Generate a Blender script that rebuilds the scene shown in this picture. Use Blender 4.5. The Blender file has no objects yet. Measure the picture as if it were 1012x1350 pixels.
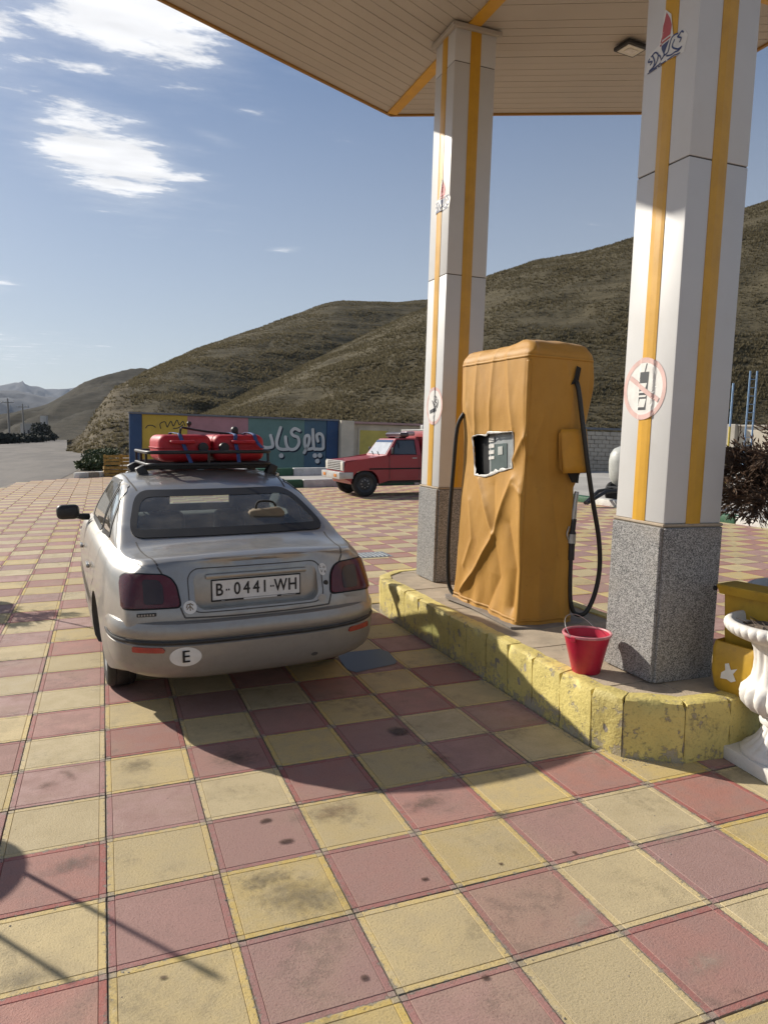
import bpy, bmesh, math, random
from mathutils import Vector, Matrix, noise
from mathutils.bvhtree import BVHTree
R = math.radians
random.seed(7)
sc = bpy.context.scene
COL = sc.collection

# ---------------------------------------------------------------- camera
CAM = Vector((0.0455, -2.2552, 1.6474)); FPX = 966.24
YAW, PITCH, ROLL = R(20.914), R(-6.0113), R(0.0536)
F0 = Vector((math.sin(YAW), math.cos(YAW), 0)); R0 = Vector((math.cos(YAW), -math.sin(YAW), 0)); U0 = Vector((0, 0, 1))
FW = F0 * math.cos(PITCH) + U0 * math.sin(PITCH)
_u = U0 * math.cos(PITCH) - F0 * math.sin(PITCH)
RT = R0 * math.cos(ROLL) + _u * math.sin(ROLL); UP = _u * math.cos(ROLL) - R0 * math.sin(ROLL)
cd = bpy.data.cameras.new('camera'); cam = bpy.data.objects.new('camera', cd); COL.objects.link(cam)
cd.sensor_fit = 'HORIZONTAL'; cd.sensor_width = 36.0; cd.lens = 36.0 * FPX / 1012.0
cd.clip_start = 0.05; cd.clip_end = 20000
cam.matrix_world = Matrix(((RT.x, UP.x, -FW.x, CAM.x), (RT.y, UP.y, -FW.y, CAM.y), (RT.z, UP.z, -FW.z, CAM.z), (0, 0, 0, 1)))
sc.camera = cam
sc.render.resolution_x = 767; sc.render.resolution_y = 1024

# ---------------------------------------------------------------- light
SUN_EL = R(30.0); SUN_H = Vector((-0.60, 0.80, 0)).normalized()
SUN_DIR = SUN_H * math.cos(SUN_EL) + U0 * math.sin(SUN_EL)
sd = bpy.data.lights.new('sun', 'SUN'); sd.energy = 3.9; sd.angle = R(0.8); sd.color = (1.0, 0.93, 0.82)
sun = bpy.data.objects.new('sun', sd); COL.objects.link(sun)
sun.rotation_euler = SUN_DIR.to_track_quat('Z', 'Y').to_euler()
sun.location = (-20, 30, 30)
W = bpy.data.worlds.new('World'); sc.world = W; W.use_nodes = True
def build_world():
    nt = W.node_tree; nt.nodes.clear(); N = nt.nodes.new; L = nt.links.new
    out = N('ShaderNodeOutputWorld'); bg = N('ShaderNodeBackground'); bg.inputs[1].default_value = 0.058
    sky = N('ShaderNodeTexSky'); sky.sky_type = 'NISHITA'; sky.sun_disc = False
    sky.sun_elevation = SUN_EL
    sky.sun_rotation = math.atan2(SUN_DIR.x, SUN_DIR.y)
    sky.altitude = 1300; sky.air_density = 1.0; sky.dust_density = 1.7; sky.ozone_density = 3.0
    tc = N('ShaderNodeTexCoord')
    sep = N('ShaderNodeSeparateXYZ'); L(tc.outputs['Generated'], sep.inputs[0])
    def M(op, a, b=None, c=None):
        n = N('ShaderNodeMath'); n.operation = op
        for i, v in enumerate((a, b, c)):
            if v is None: continue
            if isinstance(v, (int, float)): n.inputs[i].default_value = v
            else: L(v, n.inputs[i])
        return n.outputs[0]
    zc = M('MAXIMUM', sep.outputs[2], 0.03)
    px = M('DIVIDE', sep.outputs[0], zc); py = M('DIVIDE', sep.outputs[1], zc)
    cmb = N('ShaderNodeCombineXYZ'); L(px, cmb.inputs[0]); L(py, cmb.inputs[1])
    def rot(v): return v
    n1 = N('ShaderNodeTexNoise'); n1.inputs['Scale'].default_value = 3.2; n1.inputs['Detail'].default_value = 11; n1.inputs['Roughness'].default_value = 0.64
    mp = N('ShaderNodeMapping'); mp.inputs['Rotation'].default_value = (0, 0, R(-28)); mp.inputs['Scale'].default_value = (0.75, 1.5, 1)
    L(cmb.outputs[0], mp.inputs[0]); L(mp.outputs[0], n1.inputs['Vector'])
    # cloud banks: (azimuth deg clockwise from +Y, elevation deg, half width deg, half height deg, weight)
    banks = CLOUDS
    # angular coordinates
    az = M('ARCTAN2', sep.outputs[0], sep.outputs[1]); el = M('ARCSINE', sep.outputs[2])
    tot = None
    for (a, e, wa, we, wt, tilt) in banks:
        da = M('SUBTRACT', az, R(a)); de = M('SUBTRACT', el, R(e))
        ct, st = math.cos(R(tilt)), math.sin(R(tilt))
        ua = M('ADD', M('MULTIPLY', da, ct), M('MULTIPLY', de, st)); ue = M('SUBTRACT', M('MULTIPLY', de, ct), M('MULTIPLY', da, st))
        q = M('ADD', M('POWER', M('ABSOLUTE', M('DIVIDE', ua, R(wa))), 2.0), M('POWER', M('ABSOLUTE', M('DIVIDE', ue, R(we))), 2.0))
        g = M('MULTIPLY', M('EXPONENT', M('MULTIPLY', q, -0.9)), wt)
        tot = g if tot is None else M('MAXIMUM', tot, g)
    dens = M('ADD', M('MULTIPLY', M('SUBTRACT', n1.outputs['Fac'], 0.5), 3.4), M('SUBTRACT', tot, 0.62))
    mr = N('ShaderNodeMapRange'); mr.interpolation_type = 'SMOOTHSTEP'; L(dens, mr.inputs[0]); mr.inputs[1].default_value = -0.05; mr.inputs[2].default_value = 0.52
    thin = N('ShaderNodeMapRange'); thin.interpolation_type = 'SMOOTHSTEP'; L(M('ADD', M('MULTIPLY', M('SUBTRACT', n1.outputs['Fac'], 0.5), 1.6), M('SUBTRACT', tot, 0.40)), thin.inputs[0]); thin.inputs[1].default_value = -0.25; thin.inputs[2].default_value = 0.9; thin.inputs[4].default_value = 0.34
    n2 = N('ShaderNodeTexNoise'); n2.inputs['Scale'].default_value = 5.0; n2.inputs['Detail'].default_value = 6; L(mp.outputs[0], n2.inputs['Vector'])
    br = M('ADD', M('MULTIPLY', n2.outputs['Fac'], 7.0), CLOUD_BASE)
    cc = N('ShaderNodeCombineXYZ')
    L(br, cc.inputs[0]); L(M('MULTIPLY', br, 1.0), cc.inputs[1]); L(M('MULTIPLY', br, 1.01), cc.inputs[2])
    # thin high veil that greys the blue a little, thicker to the horizon
    veil = N('ShaderNodeMixRGB'); veil.blend_type = 'MIX'
    vf = N('ShaderNodeMapRange'); L(el, vf.inputs[0]); vf.inputs[1].default_value = 0.0; vf.inputs[2].default_value = R(30); vf.inputs[3].default_value = VEIL[0]; vf.inputs[4].default_value = VEIL[1]
    hs = N('ShaderNodeHueSaturation'); hs.inputs['Saturation'].default_value = 1.18; L(sky.outputs[0], hs.inputs['Color'])
    L(vf.outputs[0], veil.inputs[0]); L(hs.outputs[0], veil.inputs[1]); veil.inputs[2].default_value = VEIL[2]
    mix = N('ShaderNodeMixRGB'); L(M('MAXIMUM', M('MULTIPLY', mr.outputs[0], 0.95), thin.outputs[0]), mix.inputs[0]); L(veil.outputs[0], mix.inputs[1]); L(cc.outputs[0], mix.inputs[2])
    L(mix.outputs[0], bg.inputs[0]); L(bg.outputs[0], out.inputs[0])
# cloud banks in view at the left; unseen ones added to whiten the fill
CLOUDS = [(1.5, 28.0, 9.5, 4.0, 1.55, -4), (-10, 29, 12, 8, 1.2, 0), (1.2, 18.8, 5.4, 2.9, 1.35, -14), (-7.5, 10.0, 2.2, 0.9, 0.85, 0), (8.5, 20.6, 2.4, 0.5, 0.66, -10),
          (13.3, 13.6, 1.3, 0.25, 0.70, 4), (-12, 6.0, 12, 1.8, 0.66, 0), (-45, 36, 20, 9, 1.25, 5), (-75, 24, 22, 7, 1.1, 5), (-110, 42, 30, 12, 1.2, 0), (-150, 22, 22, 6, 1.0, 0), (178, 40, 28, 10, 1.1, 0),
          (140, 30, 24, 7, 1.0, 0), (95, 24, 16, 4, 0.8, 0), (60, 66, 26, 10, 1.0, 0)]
CLOUD_BASE = 7.2
VEIL = (0.70, 0.06, (6.8, 6.7, 6.3, 1))
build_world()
vs = sc.view_settings; vs.view_transform = 'Standard'; vs.look = 'None'; vs.exposure = 0.70; vs.gamma = 1.0; vs.use_curve_mapping = False

# ---------------------------------------------------------------- helpers
LEAN = Matrix.Rotation(math.atan(0.029), 4, F0)     # the apron falls 1.7 degrees: plumb things lean against it
def ray(x, y): return FW + RT * ((x - 506) / FPX) - UP * ((y - 675) / FPX)
def gnd(x, y, z=0.0):
    d = ray(x, y); return CAM + d * ((z - CAM.z) / d.z)
def prj(P):
    d = Vector(P) - CAM; z = d.dot(FW)
    if z <= 0.05: return None
    return (506 + FPX * d.dot(RT) / z, 675 - FPX * d.dot(UP) / z, z)
def link(o, parent=None):
    COL.objects.link(o)
    if parent is not None: o.parent = parent
    return o
def tag(o, label, cat, group=None, kind=None):
    if label: o['label'] = label
    if cat: o['category'] = cat
    if group: o['group'] = group
    if kind: o['kind'] = kind
    return o
def empty(name, loc, label, cat, rz=0.0, lean=False, group=None):
    o = bpy.data.objects.new(name, None); link(o); o.empty_display_size = 0.1
    m = Matrix.Translation(Vector(loc))
    if lean: m = m @ LEAN
    o.matrix_world = m @ Matrix.Rotation(rz, 4, 'Z')
    return tag(o, label, cat, group)
def sharp(me, ang=35):
    for p in me.polygons: p.use_smooth = True
    try: me.set_sharp_from_angle(angle=R(ang))
    except Exception: pass
def mobj(name, verts, faces, mat, parent=None, smooth=None):
    me = bpy.data.meshes.new(name); me.from_pydata([tuple(v) for v in verts], [], faces); me.validate(); me.update()
    if mat: me.materials.append(mat)
    if smooth: sharp(me, smooth)
    return link(bpy.data.objects.new(name, me), parent)
def bobj(name, bm, mat, parent=None, smooth=None):
    bmesh.ops.recalc_face_normals(bm, faces=bm.faces)
    me = bpy.data.meshes.new(name); bm.to_mesh(me); bm.free()
    for m in (mat if isinstance(mat, (list, tuple)) else [mat]): me.materials.append(m)
    if smooth: sharp(me, smooth)
    return link(bpy.data.objects.new(name, me), parent)
def bm_box(bm, c, s, bev=0.0, seg=1, rot=None, taper=None):
    r = bmesh.ops.create_cube(bm, size=1.0)
    vs_ = r['verts']
    for v in vs_:
        v.co = Vector((v.co.x * s[0], v.co.y * s[1], v.co.z * s[2]))
        if taper and v.co.z > 0: v.co.x *= taper[0]; v.co.y *= taper[1]
    if bev > 0:
        es = list({e for v in vs_ for e in v.link_edges})
        rr = bmesh.ops.bevel(bm, geom=es, offset=bev, segments=seg, affect='EDGES', profile=0.5)
        vs_ = list({v for f in rr['faces'] for v in f.verts} | {v for v in vs_ if v.is_valid})
    for v in vs_:
        if rot is not None: v.co = rot @ v.co
        v.co += Vector(c)
    return vs_
def box(name, c, s, mat, parent=None, bev=0.0, seg=1, rot=None, taper=None, smooth=None):
    bm = bmesh.new(); bm_box(bm, c, s, bev, seg, rot, taper); return bobj(name, bm, mat, parent, smooth if smooth else (35 if bev else None))
def prism(bm, poly, axis, a, b):
    """extrude a 2-D polygon: axis 'x' -> poly is (y,z); 'y' -> (x,z); 'z' -> (x,y)"""
    def P(p, t): return {'x': (t, p[0], p[1]), 'y': (p[0], t, p[1]), 'z': (p[0], p[1], t)}[axis]
    v0 = [bm.verts.new(P(p, a)) for p in poly]; v1 = [bm.verts.new(P(p, b)) for p in poly]
    n = len(poly); bm.faces.new(v0); bm.faces.new(v1[::-1])
    for i in range(n): bm.faces.new((v0[i], v1[i], v1[(i + 1) % n], v0[(i + 1) % n]))
def prism_obj(name, poly, axis, a, b, mat, parent=None, smooth=None, bev=0.0):
    bm = bmesh.new(); prism(bm, poly, axis, a, b)
    if bev: bmesh.ops.bevel(bm, geom=list(bm.edges), offset=bev, segments=2, affect='EDGES', profile=0.5)
    return bobj(name, bm, mat, parent, smooth or (35 if bev else None))
def lathe(name, prof, mat, parent=None, n=32, smooth=40, mod=None, c=(0, 0, 0), axis='z', cap=True):
    vs_, fs = [], []
    for (r, z) in prof:
        for k in range(n):
            a = 2 * math.pi * k / n; rr = r * (mod(a, r, z) if mod else 1.0)
            p = (rr * math.cos(a), rr * math.sin(a), z)
            if axis == 'x': p = (p[2], p[0], p[1])
            if axis == 'y': p = (p[0], p[2], p[1])
            vs_.append((p[0] + c[0], p[1] + c[1], p[2] + c[2]))
    m = len(prof)
    for i in range(m - 1):
        for k in range(n):
            k2 = (k + 1) % n; fs.append((i * n + k, i * n + k2, (i + 1) * n + k2, (i + 1) * n + k))
    if cap and prof[0][0] > 1e-6: fs.append(tuple(range(n))[::-1])
    if cap and prof[-1][0] > 1e-6: fs.append(tuple((m - 1) * n + k for k in range(n)))
    return mobj(name, vs_, fs, mat, parent, smooth)
def smooth_path(pts, k=6):
    pts = [Vector(p) for p in pts]
    if len(pts) < 3: return pts
    out = []
    for i in range(len(pts) - 1):
        p0 = pts[max(i - 1, 0)]; p1 = pts[i]; p2 = pts[i + 1]; p3 = pts[min(i + 2, len(pts) - 1)]
        for j in range(k):
            t = j / k
            out.append(0.5 * ((2 * p1) + (p2 - p0) * t + (2 * p0 - 5 * p1 + 4 * p2 - p3) * t * t + (3 * p1 - p0 - 3 * p2 + p3) * t ** 3))
    out.append(pts[-1]); return out
def bm_tube(bm, pts, r, n=8, closed=False):
    pts = [Vector(p) for p in pts]; m = len(pts); rings = []
    ref = None
    for i, p in enumerate(pts):
        if closed: t = (pts[(i + 1) % m] - pts[i - 1])
        else: t = (pts[min(i + 1, m - 1)] - pts[max(i - 1, 0)])
        t.normalize()
        if ref is None:
            ref = Vector((0, 0, 1)) if abs(t.z) < 0.9 else Vector((1, 0, 0))
        u = t.cross(ref); u.normalize(); w = u.cross(t); ref = w
        rr = r[i] if isinstance(r, (list, tuple)) else r
        rings.append([bm.verts.new(p + (u * math.cos(2 * math.pi * k / n) + w * math.sin(2 * math.pi * k / n)) * rr) for k in range(n)])
    for i in range(m if closed else m - 1):
        a = rings[i]; b = rings[(i + 1) % m]
        for k in range(n):
            k2 = (k + 1) % n; bm.faces.new((a[k], a[k2], b[k2], b[k]))
    if not closed: bm.faces.new(rings[0][::-1]); bm.faces.new(rings[-1])
def tube(name, pts, r, mat, parent=None, n=8, sm=True, closed=False, k=6):
    bm = bmesh.new(); bm_tube(bm, smooth_path(pts, k) if sm else pts, r, n, closed); return bobj(name, bm, mat, parent, 50)
def rrect(x0, x1, y0, y1, r, n=5):
    rs = r if isinstance(r, (list, tuple)) else (r, r, r, r)   # bl, br, tr, tl
    out = []
    for (cx, cy, a0, q) in ((x0 + rs[0], y0 + rs[0], 180, rs[0]), (x1 - rs[1], y0 + rs[1], 270, rs[1]), (x1 - rs[2], y1 - rs[2], 0, rs[2]), (x0 + rs[3], y1 - rs[3], 90, rs[3])):
        for i in range(n + 1):
            a = R(a0 + 90 * i / n); out.append((cx + q * math.cos(a), cy + q * math.sin(a)))
    return out
def interp(tab, x):
    if x <= tab[0][0]: return tab[0][1]
    for (a, b), (c, d) in zip(tab, tab[1:]):
        if x <= c:
            t = (x - a) / (c - a); return b + (d - b) * t
    return tab[-1][1]
def sinterp(tab, x):
    """smooth (Catmull-Rom) interpolation in a table"""
    n = len(tab)
    if x <= tab[0][0]: return tab[0][1]
    if x >= tab[-1][0]: return tab[-1][1]
    for i in range(n - 1):
        x1, y1 = tab[i]; x2, y2 = tab[i + 1]
        if x <= x2:
            t = (x - x1) / (x2 - x1)
            m1 = (y2 - y1) / (x2 - x1) if i == 0 else (y2 - tab[i - 1][1]) / (x2 - tab[i - 1][0])
            m2 = (y2 - y1) / (x2 - x1) if i == n - 2 else (tab[i + 2][1] - y1) / (tab[i + 2][0] - x1)
            h = x2 - x1; t2 = t * t; t3 = t2 * t
            return (2 * t3 - 3 * t2 + 1) * y1 + (t3 - 2 * t2 + t) * h * m1 + (-2 * t3 + 3 * t2) * y2 + (t3 - t2) * h * m2
def clip_poly(poly, a, b, c):
    """keep the part of a 2-D polygon where a*x+b*y+c >= 0"""
    out = []
    for i in range(len(poly)):
        p, q = poly[i], poly[(i + 1) % len(poly)]
        dp = a * p[0] + b * p[1] + c; dq = a * q[0] + b * q[1] + c
        if dp >= 0: out.append(p)
        if dp * dq < 0:
            t = dp / (dp - dq); out.append((p[0] + (q[0] - p[0]) * t, p[1] + (q[1] - p[1]) * t))
    return out
def apply_mods(o):
    o.update_tag(); bpy.context.view_layer.update(); dg = bpy.context.evaluated_depsgraph_get()
    me = bpy.data.meshes.new_from_object(o.evaluated_get(dg)); o.modifiers.clear(); o.data = me
def text_mesh(s, size, shear=0.0):
    cu = bpy.data.curves.new('t', 'FONT'); cu.body = s; cu.size = size; cu.align_x = 'CENTER'; cu.align_y = 'CENTER'; cu.shear = shear; cu.resolution_u = 3
    o = bpy.data.objects.new('t', cu); COL.objects.link(o); bpy.context.view_layer.update()
    me = bpy.data.meshes.new_from_object(o.evaluated_get(bpy.context.evaluated_depsgraph_get()))
    bpy.data.objects.remove(o); return me
def text_obj(name, s, size, M, mat, parent=None, sx=1.0, shear=0.0, bold=0.0):
    me = text_mesh(s, size, shear); me.name = name
    me.transform(Matrix.Diagonal((sx, 1, 1, 1))); me.transform(M)
    me.materials.clear(); me.materials.append(mat)
    return link(bpy.data.objects.new(name, me), parent)

# ---------------------------------------------------------------- materials
class NB:
    """small node builder"""
    def __init__(s, name):
        s.m = bpy.data.materials.new(name); s.m.use_nodes = True; s.nt = s.m.node_tree; s.nt.nodes.clear()
        s.out = s.nt.nodes.new('ShaderNodeOutputMaterial'); s.b = s.nt.nodes.new('ShaderNodeBsdfPrincipled')
        s.nt.links.new(s.b.outputs[0], s.out.inputs[0])
    def N(s, t, **k):
        n = s.nt.nodes.new(t)
        for a, v in k.items(): setattr(n, a, v)
        return n
    def L(s, a, b): s.nt.links.new(a, b)
    def pos(s, obj=False):
        if obj: return s.N('ShaderNodeTexCoord').outputs['Object']
        return s.N('ShaderNodeNewGeometry').outputs['Position']
    def noise(s, vec, scale, detail=4, rough=0.55, dist=0.0, sc3=None):
        if sc3:
            mp = s.N('ShaderNodeMapping'); mp.inputs['Scale'].default_value = sc3; s.L(vec, mp.inputs[0]); vec = mp.outputs[0]
        n = s.N('ShaderNodeTexNoise'); n.inputs['Scale'].default_value = scale; n.inputs['Detail'].default_value = detail; n.inputs['Roughness'].default_value = rough; n.inputs['Distortion'].default_value = dist
        s.L(vec, n.inputs['Vector']); return n.outputs['Fac']
    def ramp(s, fac, a, b, lo=0.0, hi=1.0, smooth=True):
        n = s.N('ShaderNodeMapRange'); n.interpolation_type = 'SMOOTHSTEP' if smooth else 'LINEAR'
        s.L(fac, n.inputs[0]); n.inputs[1].default_value = a; n.inputs[2].default_value = b; n.inputs[3].default_value = lo; n.inputs[4].default_value = hi
        return n.outputs[0]
    def val(s, x): n = s.N('ShaderNodeValue'); n.outputs[0].default_value = x; return n.outputs[0]
    def col(s, c): n = s.N('ShaderNodeRGB'); n.outputs[0].default_value = (*c, 1); return n.outputs[0]
    def mix(s, f, a, b, mode='MIX'):
        n = s.N('ShaderNodeMixRGB'); n.blend_type = mode
        for i, v in enumerate((f, a, b)):
            if isinstance(v, (int, float)): n.inputs[i].default_value = v
            elif isinstance(v, tuple): n.inputs[i].default_value = (*v, 1) if len(v) == 3 else v
            else: s.L(v, n.inputs[i])
        return n.outputs[0]
    def math(s, op, a, b=0.0):
        n = s.N('ShaderNodeMath', operation=op)
        for i, v in enumerate((a, b)):
            if isinstance(v, (int, float)): n.inputs[i].default_value = v
            else: s.L(v, n.inputs[i])
        return n.outputs[0]
    def bump(s, h, strength=0.3, dist=0.01):
        n = s.N('ShaderNodeBump'); n.inputs['Strength'].default_value = strength; n.inputs['Distance'].default_value = dist
        s.L(h, n.inputs['Height']); s.L(n.outputs[0], s.b.inputs['Normal']); return n
    def set(s, **k):
        for a, v in k.items():
            i = s.b.inputs[{'base': 'Base Color', 'rough': 'Roughness', 'metal': 'Metallic', 'spec': 'Specular IOR Level', 'coat': 'Coat Weight', 'coatr': 'Coat Roughness', 'trans': 'Transmission Weight', 'sheen': 'Sheen Weight'}[a]]
            if isinstance(v, (int, float)): i.default_value = v
            elif isinstance(v, tuple): i.default_value = (*v, 1)
            else: s.L(v, i)
        return s
def simple(name, c, rough=0.6, metal=0.0, var=0.12, scale=6.0, bump=0.0, bscale=60.0, dirt=0.0, dirtc=(0.18, 0.14, 0.10), coat=0.0, obj=True, spec=0.5):
    n = NB(name); P = n.pos(obj)
    f = n.noise(P, scale, 5, 0.6)
    c1 = tuple(x * (1 - var) for x in c); c2 = tuple(min(1, x * (1 + var)) for x in c)
    base = n.mix(n.ramp(f, 0.3, 0.7), c1, c2)
    if dirt > 0:
        d = n.noise(P, scale * 2.7, 6, 0.65); base = n.mix(n.ramp(d, 0.5, 0.75, 0, dirt), base, dirtc)
    n.set(base=base, rough=n.ramp(f, 0.2, 0.8, rough * 0.9, min(1, rough * 1.1)), metal=metal, coat=coat, spec=spec)
    if bump > 0: n.bump(n.noise(P, bscale, 4, 0.6), bump, 0.01)
    return n.m
M = {}
def make_tile_mat(name, base, band, attr):
    n = NB(name); P = n.pos()
    if attr: rnd = n.N('ShaderNodeAttribute', attribute_name='rnd').outputs['Fac']
    else: rnd = n.N('ShaderNodeObjectInfo').outputs['Random']
    uv = n.N('ShaderNodeUVMap').outputs[0]; su = n.N('ShaderNodeSeparateXYZ'); n.L(uv, su.inputs[0])
    du = n.math('MULTIPLY', n.math('SUBTRACT', 0.5, n.math('ABSOLUTE', n.math('SUBTRACT', su.outputs[0], 0.5))), 0.4)
    dv = n.math('MULTIPLY', n.math('SUBTRACT', 0.5, n.math('ABSOLUTE', n.math('SUBTRACT', su.outputs[1], 0.5))), 0.4)
    dm = n.math('MINIMUM', du, dv); dx = n.math('MAXIMUM', du, dv)
    wn = n.N('ShaderNodeTexWhiteNoise', noise_dimensions='1D'); n.L(rnd, wn.inputs['W'])
    def vary(c, lo, hi):
        hsv = n.N('ShaderNodeHueSaturation'); n.L(n.col(c), hsv.inputs['Color'])
        n.L(n.ramp(rnd, 0, 1, lo, hi, False), hsv.inputs['Value']); n.L(n.ramp(wn.outputs['Value'], 0, 1, 0.72, 1.22, False), hsv.inputs['Saturation']); return hsv.outputs[0]
    big = n.noise(P, 1.1, 5, 0.62); med = n.noise(P, 6.0, 6, 0.70); fine = n.noise(P, 420, 2, 0.6); speck = n.noise(P, 120, 3, 0.7); sp2 = n.noise(P, 24, 4, 0.7)
    grey = tuple(sum(base) / 3 * 0.95 + 0.06 - k * 0.02 for k in range(3))
    c = vary(base, 0.80, 1.14)
    c = n.mix(n.ramp(med, 0.38, 0.64, 0.05, 0.75), c, tuple(x * 0.60 + y * 0.25 for x, y in zip(base, grey)))   # worn, greyer patches
    c = n.mix(n.ramp(big, 0.45, 0.68, 0.0, 0.45), c, (0.33, 0.27, 0.175))                                      # dust lying on the apron
    cb = n.mix(n.ramp(sp2, 0.45, 0.70, 0, 0.45), vary(band, 0.86, 1.1), grey)
    bandm = n.math('SUBTRACT', 1.0, n.ramp(dm, 0.0245, 0.0275)); corner = n.math('SUBTRACT', 1.0, n.ramp(dx, 0.0245, 0.0275))
    c = n.mix(n.math('MULTIPLY', bandm, 0.68), c, cb)
    c = n.mix(n.math('MULTIPLY', corner, n.ramp(med, 0.35, 0.6, 0.35, 0.85)), c, (0.30, 0.265, 0.22))            # bare cement where four corners meet
    st = n.math('MULTIPLY', n.ramp(n.noise(P, 2.3, 4, 0.6), 0.52, 0.64), n.ramp(n.noise(P, 15, 5, 0.78), 0.40, 0.62))
    c = n.mix(n.math('MULTIPLY', st, 0.50), c, (0.10, 0.088, 0.068))                                             # oil and tyre grime
    c = n.mix(n.ramp(speck, 0.53, 0.70, 0, 0.65), c, tuple(x * 0.45 for x in base))
    c = n.mix(n.ramp(sp2, 0.69, 0.76, 0, 0.65), c, (0.09, 0.07, 0.055))
    c = n.mix(n.ramp(fine, 0.3, 0.7, 0, 0.35), c, tuple(min(1, x * 1.35) for x in base))
    chip = n.math('SUBTRACT', 1.0, n.ramp(n.math('SUBTRACT', dm, n.math('MULTIPLY', n.ramp(n.noise(P, 33, 5, 0.75), 0.50, 0.75, 0, 1), 0.020)), 0.0015, 0.0035))
    c = n.mix(n.math('MULTIPLY', chip, 0.85), c, (0.255, 0.225, 0.185))                                          # chipped arrises down to cement
    n.set(base=c, rough=n.ramp(med, 0.3, 0.7, 0.60, 0.85), spec=0.35)
    h = n.math('SUBTRACT', n.math('ADD', n.math('MULTIPLY', fine, 0.3), n.math('MULTIPLY', speck, 0.6)), n.math('MULTIPLY', chip, 1.2)); n.bump(h, 0.75, 0.005)
    return n.m
YEL, RED = (0.49, 0.385, 0.195), (0.355, 0.195, 0.165)
YELB, REDB = (0.58, 0.43, 0.15), (0.32, 0.095, 0.088)
M['tile_y'] = make_tile_mat('yellow_tile', YEL, YELB, False); M['tile_r'] = make_tile_mat('red_tile', RED, REDB, False)
M['tile_y2'] = make_tile_mat('yellow_tile_far', YEL, YELB, True); M['tile_r2'] = make_tile_mat('red_tile_far', RED, REDB, True)
M['grout'] = simple('grout', (0.20, 0.17, 0.14), 0.95, var=0.35, scale=9, bump=0.6, bscale=150, obj=False)
M['dirt'] = simple('dirt_ground', (0.17, 0.135, 0.10), 0.95, var=0.3, scale=0.25, bump=0.7, bscale=3, obj=False)
def asphalt():
    n = NB('asphalt'); P = n.pos()
    f = n.noise(P, 0.22, 6, 0.6, sc3=(1.6, 0.35, 1)); g = n.noise(P, 40, 3, 0.6); b = n.noise(P, 1.5, 6, 0.7)
    c = n.mix(n.ramp(f, 0.35, 0.65), (0.125, 0.115, 0.105), (0.20, 0.18, 0.16))
    c = n.mix(n.ramp(b, 0.45, 0.7, 0, 0.5), c, (0.235, 0.20, 0.16)); c = n.mix(n.ramp(g, 0.45, 0.65, 0, 0.3), c, (0.09, 0.085, 0.08))
    n.set(base=c, rough=0.9, spec=0.25); n.bump(g, 0.5, 0.01); return n.m
M['asphalt'] = asphalt()
M['pale_road'] = simple('pale_concrete_road', (0.36, 0.34, 0.31), 0.9, var=0.15, scale=0.5, bump=0.3, bscale=30, obj=False)
def kerb_paint(name, paint, under=(0.30, 0.27, 0.23), wear=0.50, drip=True):
    n = NB(name); P = n.pos()
    w = n.noise(P, 11, 7, 0.72); w2 = n.noise(P, 55, 4, 0.7); big = n.noise(P, 3.3, 3, 0.5)
    sep = n.N('ShaderNodeSeparateXYZ'); n.L(P, sep.inputs[0])
    low = n.ramp(sep.outputs[2], 0.0, 0.12, 0.10, 0.0)
    f = n.math('ADD', n.math('ADD', n.math('MULTIPLY', w, 0.7), n.math('MULTIPLY', w2, 0.3)), low)
    chip = n.ramp(f, wear + 0.07, wear + 0.13)
    c = n.mix(n.ramp(big, 0.35, 0.65), tuple(x * 0.88 for x in paint), tuple(min(1, x * 1.08) for x in paint))
    c = n.mix(n.ramp(w2, 0.52, 0.68, 0, 0.45), c, tuple(x * 0.45 for x in paint))
    c = n.mix(chip, c, under)
    c = n.mix(n.ramp(n.noise(P, 7, 5, 0.7), 0.56, 0.72, 0, 0.55), c, (0.20, 0.165, 0.11))
    n.set(base=c, rough=n.ramp(chip, 0, 1, 0.55, 0.95), spec=0.4)
    h = n.math('SUBTRACT', n.math('ADD', n.math('MULTIPLY', w2, 0.6), n.math('MULTIPLY', n.noise(P, 24, 5, 0.7), 0.7)), n.math('MULTIPLY', chip, 0.5)); n.bump(h, 0.75, 0.012)
    return n.m
M['kerb_yellow'] = kerb_paint('kerb_yellow_paint', (0.66, 0.545, 0.185), (0.42, 0.36, 0.25), 0.485)
M['kerb_green'] = kerb_paint('kerb_green_paint', (0.035, 0.115, 0.06), wear=0.58)
M['kerb_white'] = kerb_paint('kerb_white_paint', (0.62, 0.61, 0.57), wear=0.58)
M['slab'] = simple('beige_slab', (0.40, 0.325, 0.235), 0.85, var=0.16, scale=5, bump=0.4, bscale=90, dirt=0.5, dirtc=(0.22, 0.18, 0.13), obj=False)
M['mortar'] = simple('mortar', (0.30, 0.265, 0.215), 0.95, var=0.25, scale=14, bump=0.6, bscale=90, obj=False)
M['white_clad'] = simple('white_cladding', (0.57, 0.565, 0.55), 0.42, var=0.03, scale=2.2, dirt=0.16, dirtc=(0.50, 0.46, 0.40))
M['fascia'] = simple('ochre_fascia', (0.30, 0.15, 0.02), 0.5, var=0.1, scale=3)
M['stripe'] = simple('yellow_stripe', (0.58, 0.31, 0.024), 0.38, var=0.07, scale=5, dirt=0.22, dirtc=(0.36, 0.17, 0.03))
M['seam'] = simple('dark_seam', (0.07, 0.065, 0.06), 0.8, var=0.2)
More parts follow.
